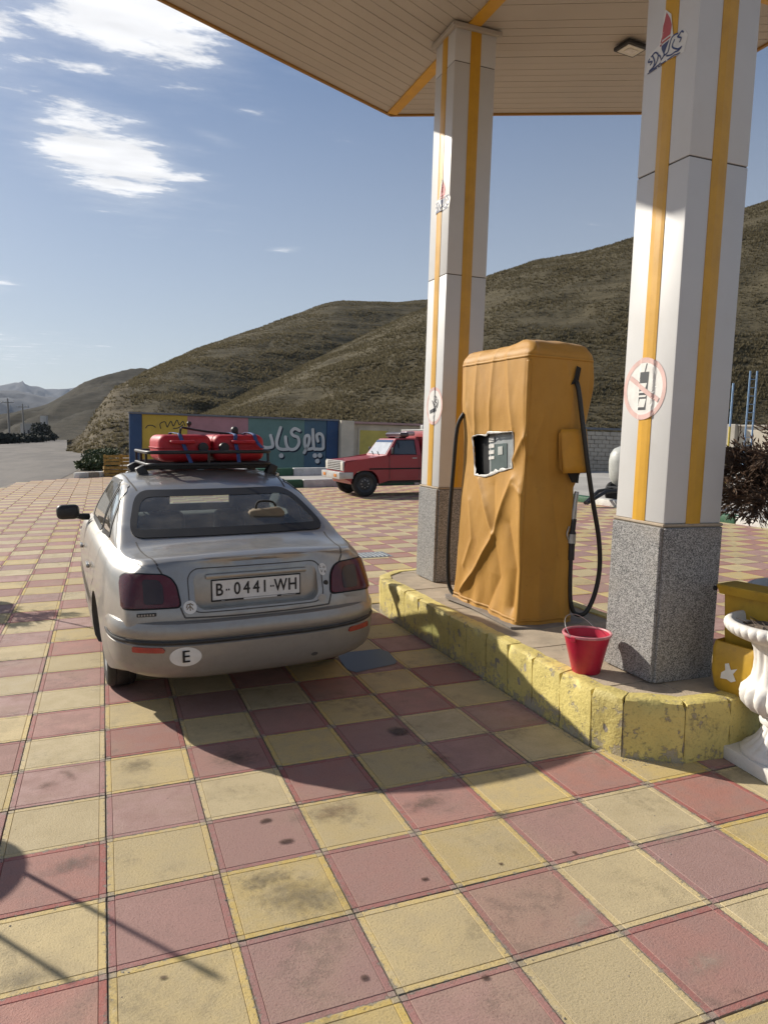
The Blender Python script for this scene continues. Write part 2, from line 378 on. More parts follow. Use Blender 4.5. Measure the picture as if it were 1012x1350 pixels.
def granite():
    n = NB('speckled_granite'); P = n.pos(True)
    v = n.N('ShaderNodeTexVoronoi'); v.inputs['Scale'].default_value = 230; n.L(P, v.inputs['Vector'])
    a = n.noise(P, 330, 3, 0.6); b = n.noise(P, 170, 4, 0.7); bg = n.noise(P, 4, 4, 0.6)
    sepc = n.N('ShaderNodeSeparateColor'); n.L(v.outputs['Color'], sepc.inputs[0])
    c = n.mix(n.ramp(sepc.outputs[0], 0.30, 0.62), (0.085, 0.085, 0.085), (0.40, 0.39, 0.375))
    c = n.mix(n.ramp(b, 0.50, 0.62, 0, 0.75), c, (0.045, 0.045, 0.048)); c = n.mix(n.ramp(a, 0.55, 0.68, 0, 0.7), c, (0.60, 0.585, 0.55))
    c = n.mix(n.ramp(bg, 0.45, 0.75, 0, 0.35), c, (0.34, 0.30, 0.25))
    n.set(base=c, rough=0.42, spec=0.45); n.bump(a, 0.15, 0.002); return n.m
M['granite'] = granite()
def tarp():
    n = NB('orange_tarpaulin'); P = n.pos(True)
    a = n.noise(P, 2.4, 5, 0.6); b = n.noise(P, 9, 6, 0.7, 0.6); w = n.noise(P, 700, 2, 0.5)
    c = n.mix(n.ramp(a, 0.3, 0.7), (0.40, 0.198, 0.026), (0.46, 0.238, 0.038))
    c = n.mix(n.ramp(b, 0.56, 0.76, 0, 0.45), c, (0.28, 0.11, 0.014))
    c = n.mix(n.ramp(n.noise(P, 30, 5, 0.75), 0.62, 0.75, 0, 0.5), c, (0.20, 0.085, 0.025))
    n.set(base=c, rough=0.58, spec=0.35, sheen=0.1)
    rg = n.N('ShaderNodeTexNoise'); rg.noise_type = 'RIDGED_MULTIFRACTAL'; rg.normalize = True; rg.inputs['Scale'].default_value = 4.5; rg.inputs['Detail'].default_value = 3; rg.inputs['Roughness'].default_value = 0.45; rg.inputs['Distortion'].default_value = 0.5
    mp = n.N('ShaderNodeMapping'); mp.inputs['Scale'].default_value = (1.3, 1.3, 0.55); n.L(P, mp.inputs[0]); n.L(mp.outputs[0], rg.inputs['Vector'])
    n.bump(n.math('ADD', n.math('MULTIPLY', rg.outputs['Fac'], 0.9), n.math('ADD', n.math('MULTIPLY', b, 0.25), n.math('MULTIPLY', w, 0.08))), 0.45, 0.012); return n.m
M['tarp'] = tarp()
M['tarp_patch'] = simple('ochre_patch', (0.50, 0.245, 0.022), 0.55, var=0.08, scale=5, dirt=0.3, dirtc=(0.3, 0.14, 0.03))
M['black_rubber'] = simple('black_rubber', (0.012, 0.012, 0.012), 0.45, var=0.3, scale=20)
M['black_plastic'] = simple('black_plastic', (0.018, 0.018, 0.019), 0.5, var=0.2, scale=12)
M['dark_cloth'] = simple('dark_cloth', (0.02, 0.018, 0.016), 0.9, var=0.3, scale=12)
M['steel'] = simple('steel', (0.42, 0.42, 0.41), 0.38, 0.9, var=0.15, scale=10)
M['grey_metal'] = simple('grey_painted_metal', (0.30, 0.32, 0.32), 0.4, 0.2, var=0.1, scale=6, dirt=0.3)
M['torn'] = simple('torn_pale_plastic', (0.62, 0.60, 0.56), 0.5, var=0.15, scale=30)
M['bucket'] = simple('red_bucket_plastic', (0.46, 0.013, 0.045), 0.42, var=0.12, scale=9, dirt=0.3, dirtc=(0.30, 0.05, 0.06))
M['bucket_rim'] = simple('faded_red_rim', (0.55, 0.20, 0.22), 0.5, var=0.2, scale=14)
M['bin'] = simple('yellow_bin_plastic', (0.50, 0.30, 0.028), 0.45, var=0.12, scale=6, dirt=0.45, dirtc=(0.30, 0.17, 0.03))
M['urn'] = simple('white_urn_paint', (0.68, 0.655, 0.61), 0.55, var=0.05, scale=8, dirt=0.28, dirtc=(0.45, 0.40, 0.33), bump=0.12, bscale=55)
M['soil'] = simple('dry_soil', (0.13, 0.10, 0.075), 0.97, var=0.45, scale=22, bump=1.0, bscale=60)
M['bark'] = simple('grey_bark', (0.12, 0.09, 0.07), 0.9, var=0.3, scale=25, bump=0.6, bscale=50)
M['soffit'] = simple('soffit_strip', (0.41, 0.37, 0.315), 0.5, var=0.05, scale=1.5, dirt=0.25, dirtc=(0.40, 0.35, 0.29), obj=False)
M['soffit_gap'] = simple('soffit_gap', (0.32, 0.285, 0.245), 0.9)
M['glass_lamp'] = simple('lamp_glass', (0.62, 0.60, 0.52), 0.25, var=0.1)
def carpaint(name, c, dust=0.35, metal=0.55, rough=0.36, lowd=0.40):
    n = NB(name); P = n.pos(True)
    f = n.noise(P, 2.0, 5, 0.6); g = n.noise(P, 14, 6, 0.7); fl = n.noise(P, 900, 2, 0.5)
    sep = n.N('ShaderNodeSeparateXYZ'); n.L(P, sep.inputs[0])
    low = n.ramp(sep.outputs[2], 0.25, 0.75, lowd, 0.0)
    d = n.math('ADD', n.ramp(g, 0.40, 0.75, 0.06, dust), low)
    base = n.mix(n.ramp(fl, 0.3, 0.7), tuple(x * 0.92 for x in c), tuple(min(1, x * 1.06) for x in c))
    base = n.mix(d, base, (0.175, 0.152, 0.125))
    n.set(base=base, rough=n.math('ADD', n.math('MULTIPLY', d, 0.38), rough), metal=n.math('MULTIPLY', n.math('SUBTRACT', 1.0, d), metal), coat=0.55, coatr=0.10)
    n.L(n.math('MULTIPLY', n.math('SUBTRACT', 1.0, n.math('MULTIPLY', d, 1.4)), 0.6), n.b.inputs['Coat Weight']); return n.m
M['silver'] = carpaint('dusty_silver_paint', (0.36, 0.345, 0.318), 0.26, 0.74, 0.34)
M['truck_red'] = carpaint('dark_red_truck_paint', (0.33, 0.006, 0.016), 0.03, 0.0, 0.45, 0.05)
def glass(name, tint=(0.84, 0.90, 0.86), gl=0.0, dust=0.21):
    n = NB(name); nt = n.nt; nt.nodes.remove(n.b)
    tr = n.N('ShaderNodeBsdfTransparent'); tr.inputs[0].default_value = (*tint, 1)
    go = n.N('ShaderNodeBsdfGlossy'); go.inputs['Roughness'].default_value = 0.02; go.inputs[0].default_value = (0.9, 0.95, 0.97, 1)
    fr = n.N('ShaderNodeFresnel'); fr.inputs[0].default_value = 1.5
    m = n.N('ShaderNodeMixShader'); n.L(n.math('ADD', fr.outputs[0], gl), m.inputs[0]); n.L(tr.outputs[0], m.inputs[1]); n.L(go.outputs[0], m.inputs[2])
    df = n.N('ShaderNodeBsdfDiffuse'); df.inputs[0].default_value = (0.42, 0.38, 0.32, 1)
    m2 = n.N('ShaderNodeMixShader'); P = n.pos(True); n.L(n.ramp(n.noise(P, 5, 6, 0.7), 0.35, 0.75, dust * 0.4, dust), m2.inputs[0]); n.L(m.outputs[0], m2.inputs[1]); n.L(df.outputs[0], m2.inputs[2])
    n.L(m2.outputs[0], n.out.inputs[0]); return n.m
M['car_glass'] = glass('car_glass'); M['truck_glass'] = glass('truck_glass', (0.5, 0.55, 0.55), 0.06, 0.08)
M['frit'] = simple('black_frit', (0.012, 0.012, 0.013), 0.5, var=0.1, spec=0.25)
M['tail_red'] = simple('dark_red_lens', (0.080, 0.006, 0.010), 0.22, var=0.2, scale=5, coat=0.15, dirt=0.15, dirtc=(0.16, 0.11, 0.09))
M['tail_smoke'] = simple('smoked_lens', (0.03, 0.016, 0.016), 0.24, var=0.2, scale=5, coat=0.1)
M['reflector'] = simple('red_reflector', (0.36, 0.05, 0.035), 0.25, var=0.15, scale=15, coat=0.5)
M['rubber_strip'] = simple('black_strip', (0.022, 0.021, 0.02), 0.55, var=0.2, dirt=0.4, dirtc=(0.10, 0.085, 0.07))
M['plate_white'] = simple('plate_white', (0.66, 0.65, 0.62), 0.35, var=0.06, scale=20, dirt=0.2, dirtc=(0.45, 0.40, 0.33))
M['ink'] = simple('black_ink', (0.015, 0.015, 0.016), 0.5, var=0.05)
M['sticker'] = simple('white_sticker', (0.68, 0.67, 0.63), 0.5, var=0.06, scale=20)
M['tyre'] = simple('tyre_rubber', (0.018, 0.0175, 0.017), 0.75, var=0.3, scale=20, dirt=0.3, dirtc=(0.09, 0.075, 0.06))
M['hubcap'] = simple('grey_hubcap', (0.33, 0.33, 0.32), 0.4, 0.5, var=0.1, dirt=0.4)
M['seat'] = simple('grey_seat_cloth', (0.10, 0.105, 0.11), 0.9, var=0.2, scale=14)
M['interior'] = simple('dark_interior', (0.07, 0.07, 0.07), 0.85, var=0.2)
M['parcel'] = simple('parcel_shelf_cloth', (0.13, 0.13, 0.125), 0.9, var=0.2)
M['cardboard'] = simple('tan_bag', (0.20, 0.155, 0.10), 0.9, var=0.2)
M['can_red'] = simple('red_can_plastic', (0.42, 0.010, 0.018), 0.52, var=0.1, scale=6, dirt=0.12, dirtc=(0.3, 0.06, 0.05))
M['strap'] = simple('blue_strap', (0.035, 0.075, 0.22), 0.7, var=0.2, scale=30)
M['white_truck'] = simple('chrome_white_trim', (0.46, 0.45, 0.43), 0.35, 0.1, var=0.1, dirt=0.2)
M['amber'] = simple('amber_lens', (0.62, 0.22, 0.03), 0.3)
M['lightbar'] = simple('smoked_light_bar', (0.06, 0.025, 0.03), 0.25, coat=0.5)
M['wheel_black'] = simple('black_steel_wheel', (0.035, 0.035, 0.036), 0.45, var=0.2)
def wallpaint(name, c, dirt=0.35, sc=1.6):
    return simple(name, c, 0.85, var=0.10, scale=sc, dirt=dirt, dirtc=tuple(x * 0.5 + 0.07 for x in c), bump=0.25, bscale=25, obj=False, spec=0.25)
M['w_blue'] = wallpaint('blue_wall_paint', (0.045, 0.085, 0.175)); M['w_slateblue'] = wallpaint('slate_blue_wall_paint', (0.085, 0.145, 0.195)); M['w_yel'] = wallpaint('mustard_wall_paint', (0.50, 0.36, 0.07)); M['w_pink'] = wallpaint('pink_wall_paint', (0.40, 0.21, 0.23))
M['w_teal'] = wallpaint('teal_wall_paint', (0.135, 0.225, 0.21)); M['w_cream'] = wallpaint('cream_wall', (0.60, 0.53, 0.42), 0.25); M['w_coping'] = wallpaint('pinkish_coping', (0.42, 0.27, 0.25))
M['w_grey'] = wallpaint('grey_block_wall', (0.47, 0.425, 0.355), 0.25); M['w_olive'] = wallpaint('olive_yellow_panel', (0.58, 0.48, 0.13), 0.2); M['w_slate'] = wallpaint('slate_coping', (0.16, 0.17, 0.19))
M['letter'] = wallpaint('letter_white', (0.62, 0.62, 0.60), 0.15); M['letter_shadow'] = wallpaint('letter_outline', (0.03, 0.035, 0.05), 0.1)
M['pole_blue'] = simple('blue_pole_paint', (0.22, 0.34, 0.50), 0.5, var=0.15, dirt=0.2); M['pole_yel'] = simple('yellow_pole_paint', (0.52, 0.40, 0.06), 0.5)
M['wood'] = simple('yellowed_crate_wood', (0.34, 0.215, 0.06), 0.85, var=0.35, scale=9, bump=0.3)
M['tank'] = simple('pale_grey_tank', (0.42, 0.43, 0.40), 0.5, var=0.08, dirt=0.3)
M['concrete'] = simple('pole_concrete', (0.26, 0.25, 0.23), 0.9, var=0.15)
M['far_white'] = simple('weathered_white_wall', (0.46, 0.45, 0.42), 0.9, var=0.15, scale=0.3)
M['salmon'] = simple('faded_red_print', (0.60, 0.40, 0.36), 0.5, var=0.12, scale=10); M['flame'] = simple('flame_print', (0.42, 0.085, 0.09), 0.5); M['navy'] = simple('navy_print', (0.05, 0.07, 0.16), 0.5); M['print_grey'] = simple('dark_print', (0.045, 0.047, 0.052), 0.5, var=0.2)
def leafmat(name, c1, c2, c3, trans=0.0):
    n = NB(name); a = n.N('ShaderNodeAttribute', attribute_name='rnd')
    c = n.mix(n.ramp(a.outputs['Fac'], 0.0, 0.5), c1, c2); c = n.mix(n.ramp(a.outputs['Fac'], 0.6, 1.0), c, c3)
    n.set(base=c, rough=0.75, spec=0.2)
    if trans > 0:
        tb = n.N('ShaderNodeBsdfTranslucent'); n.L(c, tb.inputs[0]); ms = n.N('ShaderNodeMixShader'); ms.inputs[0].default_value = trans; n.L(n.b.outputs[0], ms.inputs[1]); n.L(tb.outputs[0], ms.inputs[2]); n.L(ms.outputs[0], n.out.inputs[0])
    return n.m
M['tuft'] = leafmat('hill_tufts', (0.100, 0.085, 0.050), (0.140, 0.118, 0.070), (0.215, 0.182, 0.11), 0.5)
M['conifer'] = leafmat('brown_conifer', (0.085, 0.055, 0.040), (0.15, 0.10, 0.072), (0.26, 0.18, 0.125), 0.35)
M['green_leaf'] = leafmat('green_leaves', (0.04, 0.06, 0.025), (0.075, 0.10, 0.04), (0.16, 0.16, 0.08))
M['dark_leaf'] = leafmat('dark_hedge', (0.018, 0.024, 0.016), (0.03, 0.036, 0.022), (0.055, 0.055, 0.035))
def hillmat(name, c1, c2, c3):
    n = NB(name); P = n.pos()
    a = n.noise(P, 0.05, 6, 0.6); b = n.noise(P, 0.7, 6, 0.68); c = n.noise(P, 3.2, 5, 0.7)
    t = n.noise(P, 0.55, 5, 0.65, sc3=(0.22, 0.22, 3.4))
    k = n.mix(n.ramp(a, 0.35, 0.65), c1, c2); k = n.mix(n.ramp(b, 0.42, 0.66, 0, 0.5), k, c3); k = n.mix(n.ramp(t, 0.46, 0.58, 0, 0.7), k, tuple(x * 0.6 for x in c1))
    k = n.mix(n.ramp(c, 0.5, 0.66, 0, 0.5), k, tuple(x * 0.6 for x in c1))
    n.set(base=k, rough=0.95, spec=0.1); n.bump(n.math('ADD', n.math('MULTIPLY', t, 1.6), n.math('MULTIPLY', c, 0.6)), 0.6, 0.25); return n.m
M['hill'] = hillmat('hill_ground', (0.102, 0.086, 0.053), (0.115, 0.097, 0.060), (0.138, 0.117, 0.073))
M['hill_far'] = hillmat('far_hill_ground', (0.040, 0.036, 0.025), (0.050, 0.043, 0.030), (0.062, 0.053, 0.036))
M['bank'] = hillmat('cut_bank_earth', (0.115, 0.094, 0.060), (0.135, 0.110, 0.071), (0.16, 0.13, 0.084))
M['mountain'] = simple('mountain_rock', (0.032, 0.034, 0.038), 0.95, var=0.2, scale=0.002, obj=False)
# ================================================================ setting
def struct(o): o['kind'] = 'structure'; return o
def sheet(name, poly, z, mat):
    return struct(mobj(name, [(x, y, z) for x, y in poly], [tuple(range(len(poly)))], mat))
sheet('ground', [(-9000, -6000), (9000, -6000), (9000, 9000), (-9000, 9000)], -0.055, M['dirt'])
sheet('road', [(-60, 4), (-11, 4), (-9.4, 12), (-2.6, 24.6), (-1.5, 28.5), (-1.1, 36), (-1.0, 62), (-3.5, 140), (-14, 330), (-40, 420), (-70, 400), (-75, 200), (-70, 100)], -0.045, M['asphalt'])
sheet('service_road', [(11.25, -30), (80, -30), (80, 24), (36, 22.5), (24, 25.7), (11.25, 27.0)], -0.02, M['pale_road'])
# rough verge where the apron breaks up into the road
vb = []
rv = random.Random(3)
# ---- apron tiles
T = 0.4
def in_island(x, y): return 2.44 < x < 3.52 and 0.62 < y < 4.35
def in_apron(x, y):
    if x > 11.0: return False
    if x > 2.3: return y < 20.2
    if y > 28.6: return False
    # frayed left edge
    lim = interp([(-8, -9.2), (10, -9.0), (22.3, -3.05), (25.5, -2.85), (27, -1.97), (29.4, 0.2)], y)
    return x > lim
def profile_tile():
    e = [0.0, 0.0022, 0.0240, 0.0262, 0.0284]
    xs = e + [T - v for v in e[::-1]]
    zz = [-0.012, 0.0, 0.0, -0.0035, 0.0, 0.0, -0.0035, 0.0, 0.0, -0.012]
    return [x + 0.0016 if i == 0 else (x - 0.0016 if i == 9 else x) for i, x in enumerate(xs)], zz
TX, TZ = profile_tile()
def tile_mesh(mat, seed):
    r = random.Random(seed)
    v = [(TX[i] - T / 2, TX[j] - T / 2, min(TZ[i], TZ[j])) for j in range(10) for i in range(10)]
    # chipped arrises
    v = [(x + (r.uniform(-.0012, .0012) if abs(abs(x) - T / 2) < .01 else 0), y + (r.uniform(-.0012, .0012) if abs(abs(y) - T / 2) < .01 else 0), z) for x, y, z in v]
    f = [(j * 10 + i, j * 10 + i + 1, (j + 1) * 10 + i + 1, (j + 1) * 10 + i) for j in range(9) for i in range(9)]
    me = bpy.data.meshes.new('tile'); me.from_pydata(v, [], f); me.materials.append(mat)
    ul = me.uv_layers.new(name='UVMap')
    for lp in me.loops: q = me.vertices[lp.vertex_index].co; ul.data[lp.index].uv = (q.x / T + .5, q.y / T + .5)
    return me
tms = {0: [tile_mesh(M['tile_r'], 10 + k) for k in range(3)], 1: [tile_mesh(M['tile_y'], 20 + k) for k in range(3)]}
paving = struct(mobj('apron_paving', [(-9.4, -8, -0.010), (11.0, -8, -0.010), (11.0, 20.2, -0.010), (2.3, 20.2, -0.010), (2.3, 28.6, -0.010), (-0.4, 28.6, -0.010), (-2.0, 26.9, -0.010), (-2.9, 25.4, -0.010), (-3.1, 22.2, -0.010), (-9.1, 10, -0.010)], [tuple(range(10))], M['grout']))
cells = []
for i in range(-24, 28):
    for j in range(-18, 72):
        x, y = (i + 0.5) * T, (j + 0.5) * T
        if not in_apron(x, y) or in_island(x, y): continue
        q = prj((x, y, 0)); vis = q and -60 < q[0] < 1072 and q[1] < 1420
        cells.append((0 if vis else 1, (Vector((x, y, 0)) - CAM).length, i, j, x, y))
cells.sort()
rt = random.Random(11)
for n_, (vis, d, i, j, x, y) in enumerate(cells[:300]):
    k = (i + j) % 2
    o = bpy.data.objects.new('tile', tms[k][rt.randrange(3)]); link(o, paving)
    o.location = (x + rt.uniform(-.0012, .0012), y + rt.uniform(-.0012, .0012), rt.uniform(-.0012, .0012))
    o.rotation_euler = (rt.uniform(-.0035, .0035), rt.uniform(-.0035, .0035), (rt.randrange(4)) * math.pi / 2 + rt.uniform(-.003, .003))
for k in (0, 1):
    V, Fc, RN, UV = [], [], [], []
    for (vis, d, i, j, x, y) in cells[300:]:
        if (i + j) % 2 != k: continue
        rn = rt.random(); b = len(V); dz = rt.uniform(-.0012, .0012); tx, ty = rt.uniform(-.004, .004), rt.uniform(-.004, .004)
        lv = [(0.0016, -0.010), (0.0036, 0), (0.0240, 0), (0.0262, -0.0035), (0.0284, 0)] if (vis == 0 and d < 19) else [(0.002, -0.008), (0.006, 0)]
        for (ins, z) in lv:
            h = T / 2 - ins
            for (sx, sy) in ((-1, -1), (1, -1), (1, 1), (-1, 1)): V.append((x + sx * h, y + sy * h, z + dz + sx * h * tx + sy * h * ty)); UV.append((.5 + sx * h / T, .5 + sy * h / T))
        m = len(lv)
        for r_ in range(m - 1):
            for q in range(4): Fc.append((b + r_ * 4 + q, b + r_ * 4 + (q + 1) % 4, b + r_ * 4 + 4 + (q + 1) % 4, b + r_ * 4 + 4 + q)); RN.append(rn)
        Fc.append(tuple(b + (m - 1) * 4 + q for q in range(4))); RN.append(rn)
    me = bpy.data.meshes.new('far_tiles'); me.from_pydata(V, [], Fc); me.materials.append(M['tile_y2'] if k else M['tile_r2'])
    at = me.attributes.new('rnd', 'FLOAT', 'FACE'); at.data.foreach_set('value', RN)
    ul = me.uv_layers.new(name='UVMap'); ul.data.foreach_set('uv', [c_ for lp in me.loops for c_ in UV[lp.vertex_index]])
    o = bpy.data.objects.new('far_tiles', me); link(o, paving); o['kind'] = 'stuff'

# ---- hills
def ridge_at(tab, px): return sinterp(tab, px)
def hill(name, ridge, dist, base, mat, nA, nT, amp, seed, zbase=-0.6, prof=1.0, back=0.35, terr=0.0):
    """ridge: (px, py) outline as seen from the apron, dist/base: distances of crest and foot along each bearing"""
    x0, x1 = ridge[0][0], ridge[-1][0]; V, Fc = [], []
    rows = nT + 6
    for a in range(nA + 1):
        px = x0 + (x1 - x0) * a / nA
        py = interp(ridge, px) * 0.35 + sinterp(ridge, px) * 0.65; d1 = sinterp(dist, px); d0 = sinterp(base, px)
        rr = ray(px, py); hd = Vector((rr.x, rr.y, 0)); s = hd.length; hd /= s
        ztop = CAM.z + rr.z / s * d1
        for t_ in range(rows):
            t = t_ / nT
            d = d0 + (d1 - d0) * t
            if t <= 1: z = zbase + (ztop - zbase) * (math.sin(t * math.pi / 2) ** prof * 0.55 + t * 0.45)
            else: z = ztop - (ztop - zbase) * (t - 1) * 1.2 * back * 3
            p = CAM + hd * d; p.z = z
            k = min(1.0, t * 5) * min(1.0, abs(1 - t) * 3 + 0.10)
            n1 = noise.fractal(Vector((p.x * 0.028 + seed, p.y * 0.028, 0)), 1.0, 2.0, 5)
            n2 = noise.fractal(Vector((p.x * 0.22, p.y * 0.22, seed)), 0.9, 2.1, 4)
            p.z += (n1 * amp + n2 * amp * 0.10) * k
            if terr: p.z += terr * k * math.sin(p.z * 2.6 + n2 * 2.2)
            V.append(p)
    for a in range(nA):
        for t_ in range(rows - 1):
            Fc.append((a * rows + t_, (a + 1) * rows + t_, (a + 1) * rows + t_ + 1, a * rows + t_ + 1))
    o = mobj(name, V, Fc, mat, None, 180); struct(o); return o, V, rows, nA, nT
HA = hill('near_hillside', [(225, 566), (250, 553), (290, 536), (345, 508), (400, 481), (450, 456), (500, 432), (560, 408), (600, 389), (640, 372), (700, 355), (760, 342), (830, 323), (900, 300), (960, 281), (1012, 265), (1100, 238), (1300, 205), (1500, 200)],
          [(225, 66), (400, 92), (560, 112), (830, 120), (1012, 118), (1500, 130)], [(225, 60), (300, 46), (560, 40), (830, 40), (1012, 44), (1500, 44)], M['hill'], 260, 90, 1.5, 3.0, terr=0.10)
HB = hill('rear_hillside', [(88, 579), (100, 577), (112, 566), (128, 540), (150, 512), (185, 493), (250, 463), (340, 432), (400, 411), (425, 402), (445, 398), (480, 398), (520, 398), (560, 396), (640, 398), (760, 420), (900, 470)],
          [(88, 84), (112, 90), (150, 110), (250, 150), (440, 200), (640, 220), (900, 220)], [(88, 80), (112, 66), (200, 66), (300, 78), (560, 105), (900, 120)], M['hill'], 200, 70, 1.6, 9.0, terr=0.12)
HC = hill('distant_hillside', [(-260, 556), (-60, 552), (0, 548), (20, 545), (60, 533), (85, 520), (110, 506), (160, 493), (200, 489), (260, 487), (340, 486), (420, 500)],
          [(-260, 420), (60, 430), (160, 520), (420, 560)], [(-260, 330), (60, 260), (160, 200), (420, 260)], M['hill_far'], 110, 34, 6.0, 15.0, prof=1.2)
HM = hill('mountain_range', [(-900, 500), (-500, 486), (-250, 505), (-120, 512), (-40, 511), (0, 508), (12, 506), (26, 504), (34, 506), (42, 509), (55, 510), (64, 513.5), (76, 512), (82, 513), (105, 511), (140, 506), (220, 500), (340, 508), (600, 520)],
          [(-900, 5200), (600, 5600)], [(-900, 3600), (600, 3800)], M['mountain'], 150, 22, 60.0, 21.0, zbase=-20, prof=1.0)
HM2 = hill('foothill_range', [(-900, 530), (-400, 522), (-120, 524), (-20, 516), (20, 514), (45, 520), (70, 524), (110, 523), (180, 528), (300, 530)],
           [(-900, 3000), (300, 3100)], [(-900, 2300), (300, 2400)], M['mountain'], 100, 16, 25.0, 27.0, zbase=-12, prof=1.0)
def crop_faces_to(o, mat, test):
    me = o.data; me.materials.append(mat)
    for p in me.polygons:
        if test(p.center): p.material_index = 1
def cut_bank(c):
    q = prj(c); return q and q[0] < 172 + (q[1] - 520) * 0.12 and c.length < 115
crop_faces_to(HB[0], M['bank'], cut_bank)
def tufts(name, H, n, smin, smax, mat, label, seed, keep=None, tmax=1.0, tmin=0.0):
    o, V, rows, nA, nT = H; r = random.Random(seed); VV, FF, RN = [], [], []
    cnt = 0
    while cnt < n:
        a = r.random() * (nA - 1); t = tmin + (tmax - tmin) * r.random() ** 1.25; tt = t * nT
        i, j = int(a), int(tt); fa, ft = a - i, tt - j
        p = (V[i * rows + j] * (1 - fa) + V[(i + 1) * rows + j] * fa) * (1 - ft) + (V[i * rows + j + 1] * (1 - fa) + V[(i + 1) * rows + j + 1] * fa) * ft
        cnt += 1
        cl = noise.fractal(Vector((p.x * 0.11, p.y * 0.11, p.z * 0.3)), 1.0, 2.0, 3)
        if cl < r.uniform(-0.95, -0.05): continue
        if keep and not keep(p): continue
        s = r.uniform(smin, smax) * (0.8 + 0.5 * cl); rn = min(1, max(0, r.gauss(0.45, 0.25)))
        nb = 7; ph = r.random() * 6.28
        for k in range(nb):
            an = ph + 6.283 * k / nb + r.uniform(-.4, .4); ln = s * r.uniform(.6, 1.1); w = s * 0.26
            dx, dy = math.cos(an), math.sin(an); b = len(VV)
            lean = r.uniform(0.25, 0.9)
            VV += [(p.x - dy * w, p.y + dx * w, p.z - 0.12), (p.x + dy * w, p.y - dx * w, p.z - 0.12), (p.x + dx * ln * lean, p.y + dy * ln * lean, p.z + ln * (1.0 - 0.45 * lean))]
            FF.append((b, b + 1, b + 2)); RN.append(min(1, max(0, rn + r.uniform(-.15, .2))))
    me = bpy.data.meshes.new(name); me.from_pydata(VV, [], FF); me.materials.append(mat)
    at = me.attributes.new('rnd', 'FLOAT', 'FACE'); at.data.foreach_set('value', RN)
    q = bpy.data.objects.new(name, me); link(q); tag(q, label, 'scrub', None, 'stuff'); return q
tufts('hillside_scrub', HA, 105000, 0.14, 0.36, M['tuft'], 'dry brown scrub and grass tufts covering the near hillside', 1)
tufts('ridge_scrub', HB, 60000, 0.20, 0.48, M['tuft'], 'dry brown scrub covering the hillside behind the painted wall', 2, keep=lambda p: not cut_bank(p) or random.random() < .18)

# ---- utility poles, hedge and white ruin far along the road at the left
def at_dist(px, py, d):
    r_ = ray(px, py); s = Vector((r_.x, r_.y, 0)).length; return CAM + r_ * (d / s)
for (px, top, base, d, lab) in ((12.5, 525, 574, 190, 'taller and nearer grey utility pole beside the road at the far left'), (31.5, 532, 574, 235, 'shorter farther grey utility pole in front of the white ruin')):
    b = at_dist(px, base, d); h = at_dist(px, top, d).z - b.z
    e = empty('utility_pole', (b.x, b.y, -0.05), lab, 'utility pole', group='utility poles along the road')
    tube('pole_shaft', [(0, 0, 0), (0, 0, h + b.z)], [0.26, 0.17], M['concrete'], e, 8, False)
    box('cross_arm', (0, 0, h + b.z - 0.9), (2.6, 0.14, 0.16), M['concrete'], e)
    for x in (-1.15, 0, 1.15): lathe('insulator', [(0.05, 0), (0.10, 0.08), (0.06, 0.2), (0.0, 0.26)], M['torn'], e, 8, c=(x, 0, h + b.z - 0.82))
def leaf_cloud(name, parent, mat, n, rad, seed, size=0.12, shape=None, c=(0, 0, 0)):
    r = random.Random(seed); VV, FF, RN = [], [], []
    for _ in range(n):
        while True:
            p = Vector((r.uniform(-1, 1), r.uniform(-1, 1), r.uniform(-1, 1)))
            if 0.25 < p.length < 1.0 and noise.noise(p * 2.3 + Vector((seed, 0, 0))) > -0.22: break
        if shape: p = shape(p)
        q = Vector((p.x * rad[0], p.y * rad[1], p.z * rad[2])) + Vector(c)
        u = Vector((r.uniform(-1, 1), r.uniform(-1, 1), r.uniform(-.6, 1))).normalized(); w = u.orthogonal().normalized() * size * r.uniform(.3, .55)
        u = u * size * r.uniform(.7, 1.3); b = len(VV)
        VV += [q, q + u * .5 + w, q + u, q + u * .5 - w]; FF.append((b, b + 1, b + 2, b + 3)); RN.append(r.random())
    me = bpy.data.meshes.new(name); me.from_pydata([tuple(v) for v in VV], [], FF); me.materials.append(mat)
    at = me.attributes.new('rnd', 'FLOAT', 'FACE'); at.data.foreach_set('value', RN)
    return link(bpy.data.objects.new(name, me), parent)
for k, (px, d, rx, rz, lab) in enumerate(((2, 150, 2.4, 0.95, 'leftmost dark bush of the hedge along the far road'), (12, 158, 2.6, 0.8, 'second dark bush from the left in the far roadside hedge'), (24, 166, 2.6, 0.85, 'third dark bush from the left in the far roadside hedge'),
                          (36, 174, 2.6, 0.9, 'fourth dark bush from the left in the far roadside hedge'), (48, 182, 2.6, 0.9, 'fifth dark bush from the left in the far roadside hedge'), (54, 205, 2.6, 2.4, 'round dark shrub standing in front of the white ruin'), (63, 215, 2.6, 1.1, 'rightmost low bush where the far hedge ends at the road'))):
    b = at_dist(px, 577, d)
    e = empty('roadside_bush', (b.x, b.y, -0.05), lab, 'bush', group='bushes along the far road')
    tube('stem', [(0, 0, 0), (0.1, 0, rz)], [0.12, 0.05], M['bark'], e, 6, False)
    leaf_cloud('foliage', e, M['dark_leaf'], 900, (rx, rx * .8, rz), 40 + k, 0.5, c=(0, 0, rz * 1.0))
b0 = at_dist(46, 573, 238)
e = empty('white_ruin', (b0.x, b0.y, -0.1), 'small pale walled building beside the road at the far left', 'building', rz=R(-12))
box('wall', (0, 0, 2.4), (6.2, 5, 4.8), M['far_white'], e); box('tower_wall', (2.6, 0.4, 3.6), (1.7, 1.7, 7.2), M['far_white'], e); box('parapet', (-1.0, 0, 4.95), (4.2, 5.1, 0.3), M['w_grey'], e)
